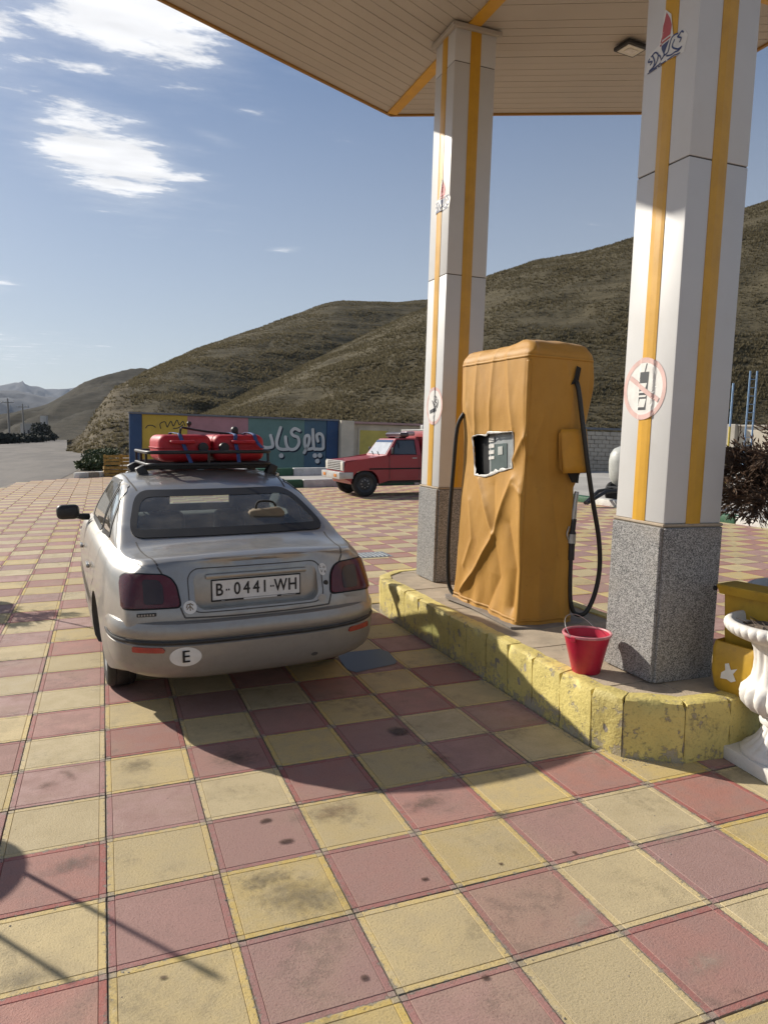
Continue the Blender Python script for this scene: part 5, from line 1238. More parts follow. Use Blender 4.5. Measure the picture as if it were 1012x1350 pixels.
for k, (px, py, rx, ry, kd, an) in enumerate([(350, 1083, .038, .026, 'o', .2), (377, 1110, .042, .026, 'o', .1), (62, 1035, .07, .04, 'b', .2), (90, 1022, .03, .09, 'b', .5), (395, 1182, .20, .13, 'g', -.5), (350, 1160, .12, .06, 'g', .1), (310, 1000, .11, .12, 'g', .3), (180, 1010, .10, .10, 'g', .2), (525, 965, .07, .08, 'o', .4), (580, 1000, .06, .10, 'b', .2), (660, 1075, .08, .05, 'g', .0), (560, 1160, .02, .015, 'o', 0),
        (660, 1140, .015, .012, 'o', 0), (757, 1125, .015, .012, 'o', 0), (770, 1215, .16, .05, 'd', .5), (930, 1270, .08, .05, 'd', .2), (640, 1290, .02, .014, 'o', 0), (215, 1290, .018, .012, 'o', 0), (440, 1070, .13, .08, 'b', .2), (95, 1140, .12, .06, 'g', .2), (480, 1290, .02, .015, 'o', 0), (880, 1100, .12, .08, 'd', .3), (700, 950, .05, .02, 'd', .1), (560, 1060, .13, .07, 'g', .3), (30, 1290, .10, .06, 'g', 0)]):
    c = gnd(px, py); ca, sa = math.cos(an), math.sin(an); V = []
    for (u, v) in ((-1, -1), (1, -1), (1, 1), (-1, 1)): V.append((c.x + (u * rx * ca - v * ry * sa) * 1.4, c.y + (u * rx * sa + v * ry * ca) * 1.4, .0030 + .0002 * (k % 5)))
    o = mobj('stain', V, [(0, 1, 2, 3)], SM[kd], paving); ul = o.data.uv_layers.new(name='UVMap')
    for lp, q in zip(o.data.loops, ((0, 0), (1, 0), (1, 1), (0, 1))): ul.data[lp.index].uv = q
# ================================================================ silver saloon
car = empty('silver_saloon', (0.812, 2.84, 0.0), 'dusty silver four-door saloon seen from behind with a loaded roof rack', 'car', rz=R(3.3))
tW = [(-.96, .725), (-.80, .765), (-.5, .825), (0, .858), (1.2, .872), (2.4, .862), (3.0, .835), (3.45, .75)]
tZb = [(-.96, .30), (-.7, .27), (-.35, .21), (0.5, .19), (2.9, .19), (3.45, .24)]
tB = [(-.96, .87), (-.6, .905), (0, .925), (1.0, .915), (2.2, .885), (3.0, .81), (3.45, .70)]
tT = [(-.96, .930), (-.90, .957), (-.82, .966), (-.70, .964), (-.50, .972), (-.36, .992), (-.26, 1.03), (.0, 1.145), (.30, 1.262), (.45, 1.308), (.65, 1.345), (.95, 1.372), (1.25, 1.368), (1.48, 1.342), (1.65, 1.285), (2.0, 1.115), (2.24, 1.005), (2.36, .962), (2.6, .925), (3.1, .83), (3.35, .745), (3.45, .69)]
def car_section(y):
    w = sinterp(tW, y); zb = sinterp(tZb, y); B = sinterp(tB, y); Tt = sinterp(tT, y); B = min(B, Tt - .072)
    pts = [(0, zb), (w * .35, zb), (w * .70, zb), (w * .90, zb + .004), (w * .955, zb + .022), (w * .978, zb + .07), (w * .99, zb + .15), (w * .998, .44), (w, .54), (w * .998, .63), (w * .992, .72), (w * .978, .80 * B / .92), (w * .962, .855 * B / .92), (w * .942, B - .022), (w * .915, B + .002), (w * .885, B + .02)]
    zg = B + .032; xg = w * .865; pts.append((xg, zg))
    crown = .030 if Tt > 1.1 else .026
    ze = max(Tt - crown - .050, zg + .003)
    k = (xg - .600) / (1.32 - zg)
    n = 9
    for i in range(1, n + 1):
        z = zg + (ze - zg) * i / n; pts.append((xg - (z - zg) * k - .020 * math.sin(math.pi * i / n) * -1 * min(1, (ze - zg) / .25), z))
    xe = pts[-1][0]; zt = max(Tt - crown, ze + .008); crown = Tt - zt; rad = min(.075, xe * .2)
    # rounded corner to the top
    x1 = xe - rad * (1.0 if Tt > 1.1 else .8)
    for i in range(1, 6):
        a = math.pi / 2 * i / 5; sx = math.sin(a); sz = 1 - math.cos(a)
        pts.append((xe - (xe - x1) * (1 - math.cos(a)) , ze + (zt - ze) * math.sin(a) if True else 0))
    m = 9
    for i in range(1, m + 1):
        t = i / m; x = x1 * (1 - t); pts.append((x, zt + crown * (1 - (x / max(x1, .01)) ** 2)))
    return pts
def rear_warp(p):
    x, y, z = p
    if y < -.25:
        f = min(1.0, ((-.25 - y) / .70)) ** 2
        dy = .150 * (min(1, abs(x) / .84)) ** 2.7
        if z > .64: dy += .115 * ((z - .64) / .32)
        if z < .45: dy += .06 * ((.45 - z) / .2) ** 2
        dy -= .026 * math.exp(-((z - .945) / .017) ** 2) * max(0, 1 - (abs(x) / .66) ** 6)
        y += f * dy
    if y > 2.7:
        f = ((y - 2.7) / .75) ** 2; y -= f * .22 * (min(1, abs(x) / .8)) ** 2.4 + f * .10 * abs(z - .5)
    return Vector((x, y, z))
def car_body():
    bm = bmesh.new(); ys = []
    y = -.915
    while y < 3.42: ys.append(y); y += .032 if (y < .6) else .05
    secs = [(yy, 1.0, car_section(yy)) for yy in ys]
    r0, r1 = car_section(-.915), car_section(3.42)
    pre = [(-.955, s, r0) for s in (.03, .2, .4, .6, .78, .90)] + [(-.953, .945, r0), (-.945, .968, r0), (-.932, .988, r0)]
    post = [(3.435, .985, r1), (3.447, .96, r1), (3.45, .9, r1), (3.45, .75, r1), (3.45, .5, r1), (3.45, .25, r1), (3.45, .03, r1)]
    rings = []
    for (yy, s, pr) in pre + secs + post:
        zc = (pr[0][1] + pr[-1][1]) / 2
        half = [(px * s, zc + (pz - zc) * s) for px, pz in pr]
        full = [(px, pz) for px, pz in half] + [(-px, pz) for px, pz in half[-2:0:-1]]
        rings.append([bm.verts.new(rear_warp((px, yy, pz))) for px, pz in full])
    n = len(rings[0])
    for a, b in zip(rings, rings[1:]):
        for k in range(n): bm.faces.new((a[k], a[(k + 1) % n], b[(k + 1) % n], b[k]))
    bm.faces.new(rings[0]); bm.faces.new(rings[-1][::-1])
    bmesh.ops.recalc_face_normals(bm, faces=bm.faces); return bm
bmb = car_body()
BV = BVHTree.FromBMesh(bmb)
body = bobj('body', bmb, M['silver'], car); print('BODY', len(body.data.polygons))
def cutter(bm):
    bmesh.ops.recalc_face_normals(bm, faces=bm.faces)
    me = bpy.data.meshes.new('c'); bm.to_mesh(me); bm.free(); o = bpy.data.objects.new('c', me); link(o, car); return o
def bcut(o, c, solver='MANIFOLD'):
    md = o.modifiers.new('b', 'BOOLEAN'); md.operation = 'DIFFERENCE'; md.object = c; md.solver = solver
    apply_mods(o); bpy.data.objects.remove(c); print('BCUT', len(o.data.polygons))
# wheel wells
for yw in (0.0, 2.54):
    for s in (-1, 1):
        bm = bmesh.new(); prism(bm, [(yw + .335 * math.cos(a * math.pi / 16), .30 + .335 * math.sin(a * math.pi / 16)) for a in range(32)], 'x', s * .58, s * 1.0); bcut(body, cutter(bm))
# cabin cavity
def cavity():
    bm = bmesh.new(); rings = []
    for yy in [-.30, -.16, .0, .15, .3, .45, .7, 1.0, 1.3, 1.5, 1.65, 1.85, 2.05, 2.2]:
        w = sinterp(tW, yy); Tt = sinterp(tT, yy); B = sinterp(tB, yy)
        zt = Tt - .045; zf = .42 if yy > .25 else .80
        if yy > 1.9: zf = .62
        k = (w * .865 - .600) / (1.32 - B - .03); xt = min(w * .865 - .035, w * .865 - (zt - .04 - B) * k - .05)
        half = [(0, zf), (.70, zf), (.76, min(zf + .1, B - .06)), (.765, B - .03), (w * .865 - .045, B + .0), (xt, zt - .045), (xt - .06, zt - .015), (xt * .5, zt + .005), (0, zt + .012)]
        full = half + [(-a, b) for a, b in half[-2:0:-1]]
        rings.append([bm.verts.new((a, yy, b)) for a, b in full])
    n = len(rings[0])
    for a, b in zip(rings, rings[1:]):
        for k in range(n): bm.faces.new((a[k], a[(k + 1) % n], b[(k + 1) % n], b[k]))
    bm.faces.new(rings[0]); bm.faces.new(rings[-1][::-1]); return bm
bcut(body, cutter(cavity()))
# window openings, cut straight through from outside
REARW = [(-.575, 1.018), (.575, 1.018), (.615, 1.05), (.485, 1.262), (.455, 1.285), (-.455, 1.285), (-.485, 1.262), (-.615, 1.05)]
def round_poly(poly, r, n=4):
    out = []
    m = len(poly)
    for i in range(m):
        p0, p1, p2 = Vector(poly[i - 1]), Vector(poly[i]), Vector(poly[(i + 1) % m]); a = (p0 - p1); b = (p2 - p1); d = min(r, a.length * .45, b.length * .45)
        q0 = p1 + a.normalized() * d; q2 = p1 + b.normalized() * d
        for k in range(n + 1):
            t = k / n; out.append(tuple(q0 * (1 - t) ** 2 + p1 * 2 * t * (1 - t) + q2 * t * t))
    return out
def scale_poly(poly, d):
    """offset a convex polygon inwards by d"""
    m = len(poly); out = []; area = sum(poly[i][0] * poly[(i + 1) % m][1] - poly[(i + 1) % m][0] * poly[i][1] for i in range(m)); sgn = 1 if area > 0 else -1
    for i in range(m):
        p0, p1, p2 = Vector(poly[i - 1]), Vector(poly[i]), Vector(poly[(i + 1) % m])
        n1 = Vector((-(p1 - p0).y, (p1 - p0).x)).normalized() * sgn; n2 = Vector((-(p2 - p1).y, (p2 - p1).x)).normalized() * sgn; b = (n1 + n2)
        if b.length < 1e-6: b = n1
        b.normalize(); q = p1 + b * (d / max(.35, b.dot(n1))); out.append((q.x, q.y))
    return out
RW = round_poly([(-.648, 1.010), (.648, 1.010), (.540, 1.245), (-.540, 1.245)], .09, 6)
bm = bmesh.new(); prism(bm, scale_poly(RW, .018), 'y', -.75, .60); bcut(body, cutter(bm))
WS = round_poly([(-.66, .985), (.66, .985), (.54, 1.305), (-.54, 1.305)], .06, 4)
bm = bmesh.new(); prism(bm, WS, 'y', 1.35, 2.9); bcut(body, cutter(bm))
SW_R = round_poly([(.06, .985), (.62, .962), (.62, 1.285), (.50, 1.272), (.34, 1.225)], .05, 4)
SW_F = round_poly([(.70, .96), (1.86, .945), (1.42, 1.285), (.70, 1.295)], .05, 4)
for s in (-1, 1):
    for pw_ in (SW_R, SW_F):
        bm = bmesh.new(); prism(bm, scale_poly(pw_, .008), 'x', s * .45, s * 1.0); bcut(body, cutter(bm))
# number-plate recess in the boot lid
REC = rrect(-.365, .365, .664, .876, .06, 6)
bm = bmesh.new(); prism(bm, REC, 'y', -1.2, -.865); bcut(body, cutter(bm))
sharp(body.data, 32)
body.data.materials.clear(); body.data.materials.append(M['silver']); body.data.materials.append(M['interior'])
def inside_cabin(c, nrm):
    # faces of the cavity look inwards
    w = sinterp(tW, max(-.3, min(2.2, c.y)))
    if not (-.31 < c.y < 2.21): return False
    r = BV.find_nearest(c)
    return r[3] is not None and r[3] > .012 and c.z > .35
for p in body.data.polygons:
    if inside_cabin(p.center, p.normal): p.material_index = 1
    elif abs(p.center.x) < .86 and p.center.z < .66 and (BV.find_nearest(p.center)[3] or 0) > .012: p.material_index = 1
def cast(o, d):
    h = BV.ray_cast(Vector(o), Vector(d)); return h[0], h[1]
def rear_pt(x, z, off=0.0):
    h, n = cast((x, -2.5, z), (0, 1, 0))
    if h is None: h, n = Vector((x, -.8, z)), Vector((0, -1, 0))
    return h + n * off
def side_pt(s, y, z, off=0.0):
    h, n = cast((s * 2.5, y, z), (-s, 0, 0)); return h + n * off
def top_pt(x, y, off=0.0):
    h, n = cast((x, y, 3), (0, 0, -1)); return h + n * off
def poly_grid(poly, step):
    """points and faces of a 2-D polygon: rings shrinking to the centre"""
    cx = sum(p[0] for p in poly) / len(poly); cy = sum(p[1] for p in poly) / len(poly); n = len(poly); ks = [1.0, .985, .93, .8, .6, .4, .2, .03]
    P = [(cx + (p[0] - cx) * k, cy + (p[1] - cy) * k) for k in ks for p in poly]; Fc = []
    for i in range(len(ks) - 1):
        for k in range(n): Fc.append((i * n + k, i * n + (k + 1) % n, (i + 1) * n + (k + 1) % n, (i + 1) * n + k))
    Fc.append(tuple((len(ks) - 1) * n + k for k in range(n))); return P, Fc, n, ks
def dense(poly, m=4):
    out = []
    for i in range(len(poly)):
        a, b = poly[i], poly[(i + 1) % len(poly)]; d = math.hypot(b[0] - a[0], b[1] - a[1]); k = max(1, int(d / .03))
        for j in range(k): out.append((a[0] + (b[0] - a[0]) * j / k, a[1] + (b[1] - a[1]) * j / k))
    return out
def patch(name, poly, fn, off, mat, parent, rim=0.0, smooth=40):
    poly = dense(poly); P, Fc, n, ks = poly_grid(poly, .03); V = []
    for i, p in enumerate(P):
        o = off if i >= n else rim
        V.append(fn(p[0], p[1], o))
    return mobj(name, V, Fc, mat, parent, smooth)
def ringpatch(name, outer, inner, fn, off, mat, parent):
    outer = dense(outer); m = len(outer)
    # resample the inner loop to the same count by angle order along the loop
    def resample(poly, k):
        L_ = [0]; P = list(poly) + [poly[0]]
        for a, b in zip(P, P[1:]): L_.append(L_[-1] + math.hypot(b[0] - a[0], b[1] - a[1]))
        out = []
        for i in range(k):
            t = L_[-1] * i / k
            for j in range(len(P) - 1):
                if L_[j + 1] >= t: q = (t - L_[j]) / max(1e-9, L_[j + 1] - L_[j]); out.append((P[j][0] + (P[j + 1][0] - P[j][0]) * q, P[j][1] + (P[j + 1][1] - P[j][1]) * q)); break
        return out
    A = resample(outer, 160); B_ = resample(inner, 160); V = [fn(*p, off) for p in A] + [fn(*p, off) for p in B_]; V += [fn(*p, -.004) for p in A]
    Fc = []
    for k in range(160):
        k2 = (k + 1) % 160; Fc.append((k, k2, 160 + k2, 160 + k)); Fc.append((320 + k, 320 + k2, k2, k))
    return mobj(name, V, Fc, mat, parent, 40)
# rear window: seal, printed border, pane
RWo = round_poly([(-.661, 1.000), (.661, 1.000), (.550, 1.256), (-.550, 1.256)], .10, 6)
rw = patch('rear_window', RW, rear_pt, .0035, M['car_glass'], car, .0035)
fr_ = ringpatch('window_border', RWo, scale_poly(RW, .030), rear_pt, .006, M['frit'], rw)
patch('windscreen', WS, lambda x, z, o: (lambda h: h[0] + h[1] * o if h[0] is not None else Vector((x, 2.0, z)))(cast((x, 4.5, z), (0, -1, 0))), .003, M['car_glass'], car, .003)
for s in (-1, 1):
    for nm, pw_ in (('rear_door_window', SW_R), ('front_door_window', SW_F)):
        pn = patch(nm, pw_, (lambda s_: lambda y, z, o: side_pt(s_, y, z, o))(s), .002, M['car_glass'], car, .002)
        ringpatch('window_seal', scale_poly(pw_, -.018), scale_poly(pw_, .016), (lambda s_: lambda y, z, o: side_pt(s_, y, z, o))(s), .005, M['frit'], pn)
def ribbon(name, pts, w, mat, parent, off=.0012):
    """pts: (point, normal) pairs; a flat joint line lying on the body"""
    V, Fc = [], []; n = len(pts)
    for i, (p, nn) in enumerate(pts):
        t = (pts[min(i + 1, n - 1)][0] - pts[max(i - 1, 0)][0]).normalized(); q = t.cross(nn).normalized() * w * .5; V += [p + q + nn * off, p - q + nn * off]
    for i in range(n - 1): Fc.append((2 * i, 2 * i + 1, 2 * i + 3, 2 * i + 2))
    return mobj(name, V, Fc, mat, parent)
def along(fnc, pl, k=10):
    out = []
    for a, b in zip(pl, pl[1:]):
        for i in range(k): t = i / k; out.append(fnc(a[0] + (b[0] - a[0]) * t, a[1] + (b[1] - a[1]) * t))
    out.append(fnc(*pl[-1])); return [o for o in out if o[0] is not None]
rc_ = lambda x, z: cast((x, -2.5, z), (0, 1, 0)); tc_ = lambda x, y: cast((x, y, 3), (0, 0, -1))
for s in (-1, 1):
    def oc_(x, t):
        o_ = Vector((x, -.34 - .56 * t, 1.02 - .42 * t)); d_ = Vector((0, .6, -.8)); return cast(o_ - d_ * 1.5, d_)
    ribbon('boot_seam', along(oc_, [(s * .615, .0), (s * .605, .2), (s * .585, .42), (s * .565, .55), (s * .55, .63)], 8), .009, M['seam'], car)
    ribbon('boot_seam', along(rc_, [(s * .552, .905), (s * .540, .885), (s * .530, .866)], 4), .009, M['seam'], car)
    ribbon('boot_seam', along(rc_, [(s * .446, .685), (s * .436, .655), (s * .425, .628)]), .009, M['seam'], car)
    sc_ = (lambda s_: lambda y, z: cast((s_ * 2.5, y, z), (-s_, 0, 0)))(s)
    ribbon('door_seam', along(sc_, [(.66, .955), (.655, .60), (.66, .24)]), .007, M['seam'], car)
    ribbon('door_seam', along(sc_, [(.10, .96), (.02, .88), (.10, .70), (.28, .62), (.38, .45)]), .006, M['seam'], car)
    ribbon('door_seam', along(sc_, [(1.86, .93), (1.92, .60), (1.90, .24)]), .006, M['seam'], car)
    ribbon('side_moulding', along(sc_, [(.36, .50), (1.2, .505), (2.1, .50)], 16), .045, M['rubber_strip'], car, .008)
    ribbon('roof_gutter', along(tc_, [(s * .535, .35), (s * .562, .6), (s * .57, 1.0), (s * .565, 1.5)], 10), .012, M['seam'], car, .0015)
# shut line below the boot lid and round the recess
ribbon('boot_seam', along(rc_, [(-.425, .628), (-.2, .622), (0, .621), (.2, .622), (.425, .628)]), .008, M['seam'], car, .002)
ringpatch('recess_trim', rrect(-.400, .400, .648, .892, .07, 6), rrect(-.394, .394, .654, .886, .066, 6), rear_pt, .0012, M['seam'], car)
# tail lamps: moulded lens wrapping the corner
for s in (-1, 1):
    side = [(s * .444, .688), (s * .460, .800), (s * .486, .842), (s * .525, .862), (s * .65, .868), (s * .715, .862), (s * .742, .83), (s * .748, .70), (s * .738, .684)]
    pol = round_poly(side if s < 0 else side, .025, 3)
    def lampfn(x, z, o, s=s):
        xx = s * min(abs(x), .742); h, n = cast((xx, -2.5, z), (0, 1, 0))
        if h is None: h, n = cast((xx * .98, -2.5, z), (0, 1, 0))
        return h + n * o
    lamp = patch('tail_lamp', pol, lampfn, .012, M['tail_red'], car, -.004)
    inner = [(s * .530, .705), (s * .530, .80), (s * .548, .835), (s * .635, .84), (s * .635, .705)]
    patch('lamp_insert', round_poly(inner, .02, 3), lampfn, .0145, M['tail_smoke'], lamp, .011)
    ringpatch('lamp_gasket', scale_poly(pol, -.007), scale_poly(pol, .004), lampfn, .004, M['frit'], lamp)
# number plate, frame, characters
pe_y = -.872
plate = box('number_plate', (0, pe_y, .757), (.520, .006, .112), M['plate_white'], car, .002)
box('plate_frame', (0, pe_y + .004, .755), (.535, .008, .130), M['black_plastic'], plate, .003)
MR = Matrix.Translation((0, pe_y - .0045, 0)) @ Matrix.Rotation(R(90), 4, 'X')
def ptext(s, x, z, size, mat, parent, sx=1.0, y=None, bold=0.0, shear=0.0, rot=0.0, nm='lettering'):
    Mx = Matrix.Translation((x, (y if y is not None else pe_y - .0045), z)) @ Matrix.Rotation(R(90), 4, 'X') @ Matrix.Rotation(rot, 4, 'Z')
    return text_obj(nm, s, size, Mx, mat, parent, sx, shear)
def bold_text(s, x, z, size, mat, parent, sx, y, nm):
    for dx, dz in ((-.0016, 0), (.0016, 0), (0, .0016), (0, -.0016)):
        ptext(s, x + dx, z + dz, size, mat, parent, sx, y, nm=nm); y -= .0003
for (ch, x) in (('B', -.222), ('0', -.118), ('4', -.062), ('4', -.005), ('1', .045), ('W', .142), ('H', .215)):
    bold_text(ch, x, .757, .102, M['ink'], plate, .80 if ch != 'W' else .74, pe_y - .0045, 'plate_character')
for x in (-.180, -.166, .083, .097): box('plate_dot', (x, pe_y - .004, .757), (.008, .003, .010), M['ink'], plate)
ptext('www.', -.20, .6965, .010, M['plate_white'], plate, 1.0, pe_y - .0045, nm='frame_print')
box('frame_strip', (.02, pe_y - .0012, .6955), (.20, .003, .008), M['plate_white'], plate)
box('frame_print', (.19, pe_y - .0012, .6955), (.09, .002, .003), M['plate_white'], plate)
box('boot_handle', (0, -.876, .842), (.60, .03, .030), M['silver'], car, .010, 2)
lock = lathe('boot_lock', [(0, -.004), (.014, -.003), (.016, 0), (.016, .004)], M['rubber_strip'], car, 16, axis='y', c=(rear_pt(.420, .752).x, rear_pt(.420, .752).y - .001, .752))
# stickers and badges
def oval(name, fn, x, z, a, b, mat, parent, off=.0025):
    return patch(name, [(x + a * math.cos(6.2832 * k / 28), z + b * math.sin(6.2832 * k / 28)) for k in range(28)], fn, off, mat, parent, off)
s1 = oval('round_sticker', rear_pt, -.395, .683, .036, .036, M['sticker'], car)
stroke = [[(-.395 + .02 * math.cos(a), .683 + .02 * math.sin(a)) for a in (0.5, 1.4, 2.4, 3.3)], [(-.413, .672), (-.395, .69), (-.379, .67)], [(-.395, .665), (-.395, .70)]]
for st in stroke:
    pts = [(rear_pt(x, z, .0032), Vector((0, -1, 0))) for x, z in st]; ribbon('sticker_print', pts, .006, M['cardboard'], s1, .001)
s2 = oval('round_sticker', rear_pt, .408, .832, .026, .036, M['sticker'], car)
for (ch, dx, dz) in (('L', -.012, .014), ('o', .010, .012), ('V', -.008, -.012), ('4', .013, -.018)):
    p = rear_pt(.408 + dx, .832 + dz, .006); ptext(ch, p.x, p.z, .030, M['ink'], s2, .9, p.y, nm='sticker_print')
s3 = oval('round_sticker', rear_pt, .385, .668, .026, .022, simple('faded_sticker', (.42, .39, .34), .6), car)
pb = rear_pt(-.625, .652, .006); bd = box('badge', (pb.x, pb.y, pb.z), (.105, .006, .020), M['rubber_strip'], car, .003, rot=Matrix.Rotation(R(-11), 3, 'Z')); 
for k in range(6): box('badge_print', (pb.x - .04 + k * .015, pb.y - .004 + (k - 2.5) * -.0030, pb.z), (.009, .003, .011), M['hubcap'], bd)
pb = rear_pt(.590, .660, .010); ptext('MAREA', pb.x, pb.z, .034, M['hubcap'], car, 1.15, pb.y - .003, shear=.25, rot=0, nm='badge_lettering').rotation_euler = (0, 0, 0)
# rear bumper: one moulded bar wrapped round the tail
def bumper(name, sgn_y, y0, depth, prof, mat, half_a=.800, nexp=3.3):
    path = []
    N_ = 72
    for i in range(N_ + 1):
        a = math.pi * i / N_; c, s = math.cos(a), math.sin(a)
        path.append((half_a * math.copysign(abs(c) ** (2 / nexp), c), y0 + sgn_y * depth * abs(s) ** (2 / nexp)))
    V, Fc = [], []; m = len(prof)
    for i, (x, y) in enumerate(path):
        t = Vector(path[min(i + 1, N_)]) - Vector(path[max(i - 1, 0)]); t.normalize(); nn = Vector((t.y, -t.x)) * (1 if sgn_y > 0 else -1)
        if nn.dot(Vector((x, (y - y0)))) < 0: nn = -nn
        for (o, z) in prof: V.append((x + nn.x * o, y + nn.y * o, z + (.012 * (abs(x) / .84) ** 4 if z > .3 else .03 * (abs(x) / .84) ** 3)))
    for i in range(N_):
        for k in range(m): Fc.append((i * m + k, (i + 1) * m + k, (i + 1) * m + (k + 1) % m, i * m + (k + 1) % m))
    Fc.append(tuple(range(m))); Fc.append(tuple(N_ * m + k for k in range(m))[::-1])
    return mobj(name, V, Fc, mat, car, 40)
bp = bumper('rear_bumper', -1, -.44, .545, [(-.16, .262), (-.075, .268), (-.035, .288), (-.008, .325), (.008, .37), (.017, .42), (.020, .480), (.013, .488), (.013, .512), (.020, .520), (.024, .545), (.021, .575), (.008, .602), (-.02, .612), (-.10, .614)], M['silver'])
def bumper_strip():
    V = []
    return bumper('bumper_strip', -1, -.44, .545, [(.010, .490), (.022, .490), (.026, .496), (.026, .504), (.022, .510), (.010, .510)], M['rubber_strip'])
bumper_strip().parent = car
bumper('front_bumper', 1, 2.80, .70, [(-.10, .24), (.0, .24), (.012, .30), (.016, .45), (.012, .55), (-.10, .56)], M['silver'])
bmB = bmesh.new(); bmB.from_mesh(bp.data); BB = BVHTree.FromBMesh(bmB); bmB.free()
def bump_pt(x, z, off=0.0):
    h, n, _, _ = BB.ray_cast(Vector((x, -2.5, z)), Vector((0, 1, 0)))
    if h is None: h, n = Vector((x, -.9, z)), Vector((0, -1, 0))
    if n.y > 0: n = -n
    return h + n * off
oe = oval('country_sticker', bump_pt, -.435, .420, .085, .056, M['sticker'], car, .0025)
p = bump_pt(-.435, .420, .004); tilt = bump_pt(-.40, .42).y - bump_pt(-.47, .42).y
for dx in (-.002, 0, .002): o = ptext('E', p.x + dx, p.z - .0, .098, M['ink'], oe, .95, p.y - .0035 - abs(dx) * .3, nm='country_letter')
for s in (-1, 1): patch('reflector', round_poly([(s * .705, .448), (s * .545, .448), (s * .540, .462), (s * .555, .478), (s * .705, .480)], .008, 3), bump_pt, .008, M['reflector'], car, -.002)
patch('tow_eye_hole', [(.315 + .022 * math.cos(6.28 * k / 14), .345 + .012 * math.sin(6.28 * k / 14)) for k in range(14)], bump_pt, .0018, M['seam'], car, .0018)
# wheels
def wheel(parent, c, side, tr=.300, tw=.185, mat_rim=None, steel=False):
    e_ = lathe('wheel', [(tr * .66, -tw / 2 + .012), (tr * .80, -tw / 2), (tr * .93, -tw / 2 + .006), (tr * .985, -tw / 2 + .022), (tr, -tw * .22), (tr * .985, -tw * .20), (tr, -tw * .16), (tr, tw * .16), (tr * .985, tw * .20), (tr, tw * .22), (tr * .985, tw / 2 - .022), (tr * .93, tw / 2 - .006), (tr * .80, tw / 2), (tr * .66, tw / 2 - .012)], M['tyre'], parent, 48, 40, axis='x', c=c, cap=False)
    k = side
    rim = lathe('rim', [(0.0, k * (tw / 2 - .020)), (tr * .16, k * (tw / 2 - .018)), (tr * .20, k * (tw / 2 - .03)), (tr * .50, k * (tw / 2 - .045)), (tr * .60, k * (tw / 2 - .02)), (tr * .665, k * (tw / 2 - .008)), (tr * .67, 0), (0, 0)], mat_rim or M['hubcap'], e_, 36, 30, axis='x', c=c)
    for q in range(5 if not steel else 8):
        a = 6.2832 * q / (5 if not steel else 8); rr = tr * (.38 if not steel else .30)
        lathe('bolt' if not steel else 'vent_hole', [(0, k * (tw / 2 - .028)), (.016, k * (tw / 2 - .029)), (.018, k * (tw / 2 - .04))], M['seam'] if not steel else M['hubcap'], rim, 10, axis='x', c=(c[0], c[1] + rr * math.cos(a), c[2] + rr * math.sin(a)))
    return e_
for (x, y) in ((-.715, 0), (.715, 0), (-.735, 2.54), (.735, 2.54)): wheel(car, (x, y, .298), -1 if x < 0 else 1)
# door handles, mirrors, fuel-cap line
for s in (-1, 1):
    for yh in (.42, 1.42):
        p = side_pt(s, yh, .745); box('door_handle', (p.x + s * .018, yh, .745), (.026, .15, .030), M['silver'], car, .010, 2)
    bm = bmesh.new(); vv = bm_box(bm, (0, 0, 0), (.185, .10, .128), .045, 4)
    for v in bm.verts: v.co.x *= 1 + .10 * (v.co.z); v.co.y *= 1.0
    for v in bm.verts: v.co += Vector((s * .965, 1.80, .985))
    mir = bobj('door_mirror', bm, M['black_plastic'], car, 60)
    tube('mirror_stalk', [(s * .80, 1.86, .930), (s * .86, 1.83, .938), (s * .92, 1.81, .955)], [.030] * 6 + [.026] * 6 + [.024], M['black_plastic'], mir, 10)
    mobj('mirror_glass', [(s * .965 + dx, 1.7465, .985 + dz) for dx, dz in rrect(-.075, .075, -.048, .048, .02, 4)], [tuple(range(24))], simple('mirror_silver', (.06, .07, .08), .05, .6), mir)
for s in (-1, 1):
    pol = round_poly([(s * .45, .60), (s * .72, .585), (s * .70, .70), (s * .45, .715)], .03, 3)
    patch('headlamp', pol, lambda x, z, o: (lambda h: h[0] + h[1] * o if h[0] is not None else Vector((x, 3.4, z)))(cast((x, 4.5, z), (0, -1, 0))), .006, M['glass_lamp'], car, -.004)
# interior
def seat_shape(name, cx, cy, z0, w, h, lean_, head=True):
    s_ = box(name, (cx, cy, z0 + h / 2), (w, .16, h), M['seat'], car, .05, 3, rot=Matrix.Rotation(R(lean_), 3, 'X'))
    if head:
        hr = box('headrest', (cx, cy - .10, z0 + h + .105), (.27, .11, .19), M['seat'], s_, .045, 3, rot=Matrix.Rotation(R(lean_ * .6), 3, 'X'))
        for dx in (-.06, .06): tube('headrest_post', [(cx + dx, cy - .06, z0 + h - .03), (cx + dx, cy - .09, z0 + h + .05)], .007, M['steel'], hr, 6, False)
    return s_
for cx in (-.37, .37):
    seat_shape('front_seat', cx, 1.02, .46, .50, .58, 14); box('seat_cushion', (cx, 1.30, .50), (.50, .52, .16), M['seat'], car, .05, 3)
rs = box('rear_seat', (0, .28, .72), (1.28, .16, .50), M['seat'], car, .05, 3, rot=Matrix.Rotation(R(16), 3, 'X'))
box('rear_cushion', (0, .58, .50), (1.28, .46, .16), M['seat'], car, .05, 3)
shelf = box('parcel_shelf', (0, -.06, .955), (1.22, .46, .02), M['parcel'], car, .005)
for k in range(4): box('shelf_rib', (-.12, -.21 + k * .08, .972), (.76, .022, .014), M['interior'], shelf, .004)
box('dashboard', (0, 1.93, .80), (1.40, .36, .26), M['interior'], car, .06, 3)
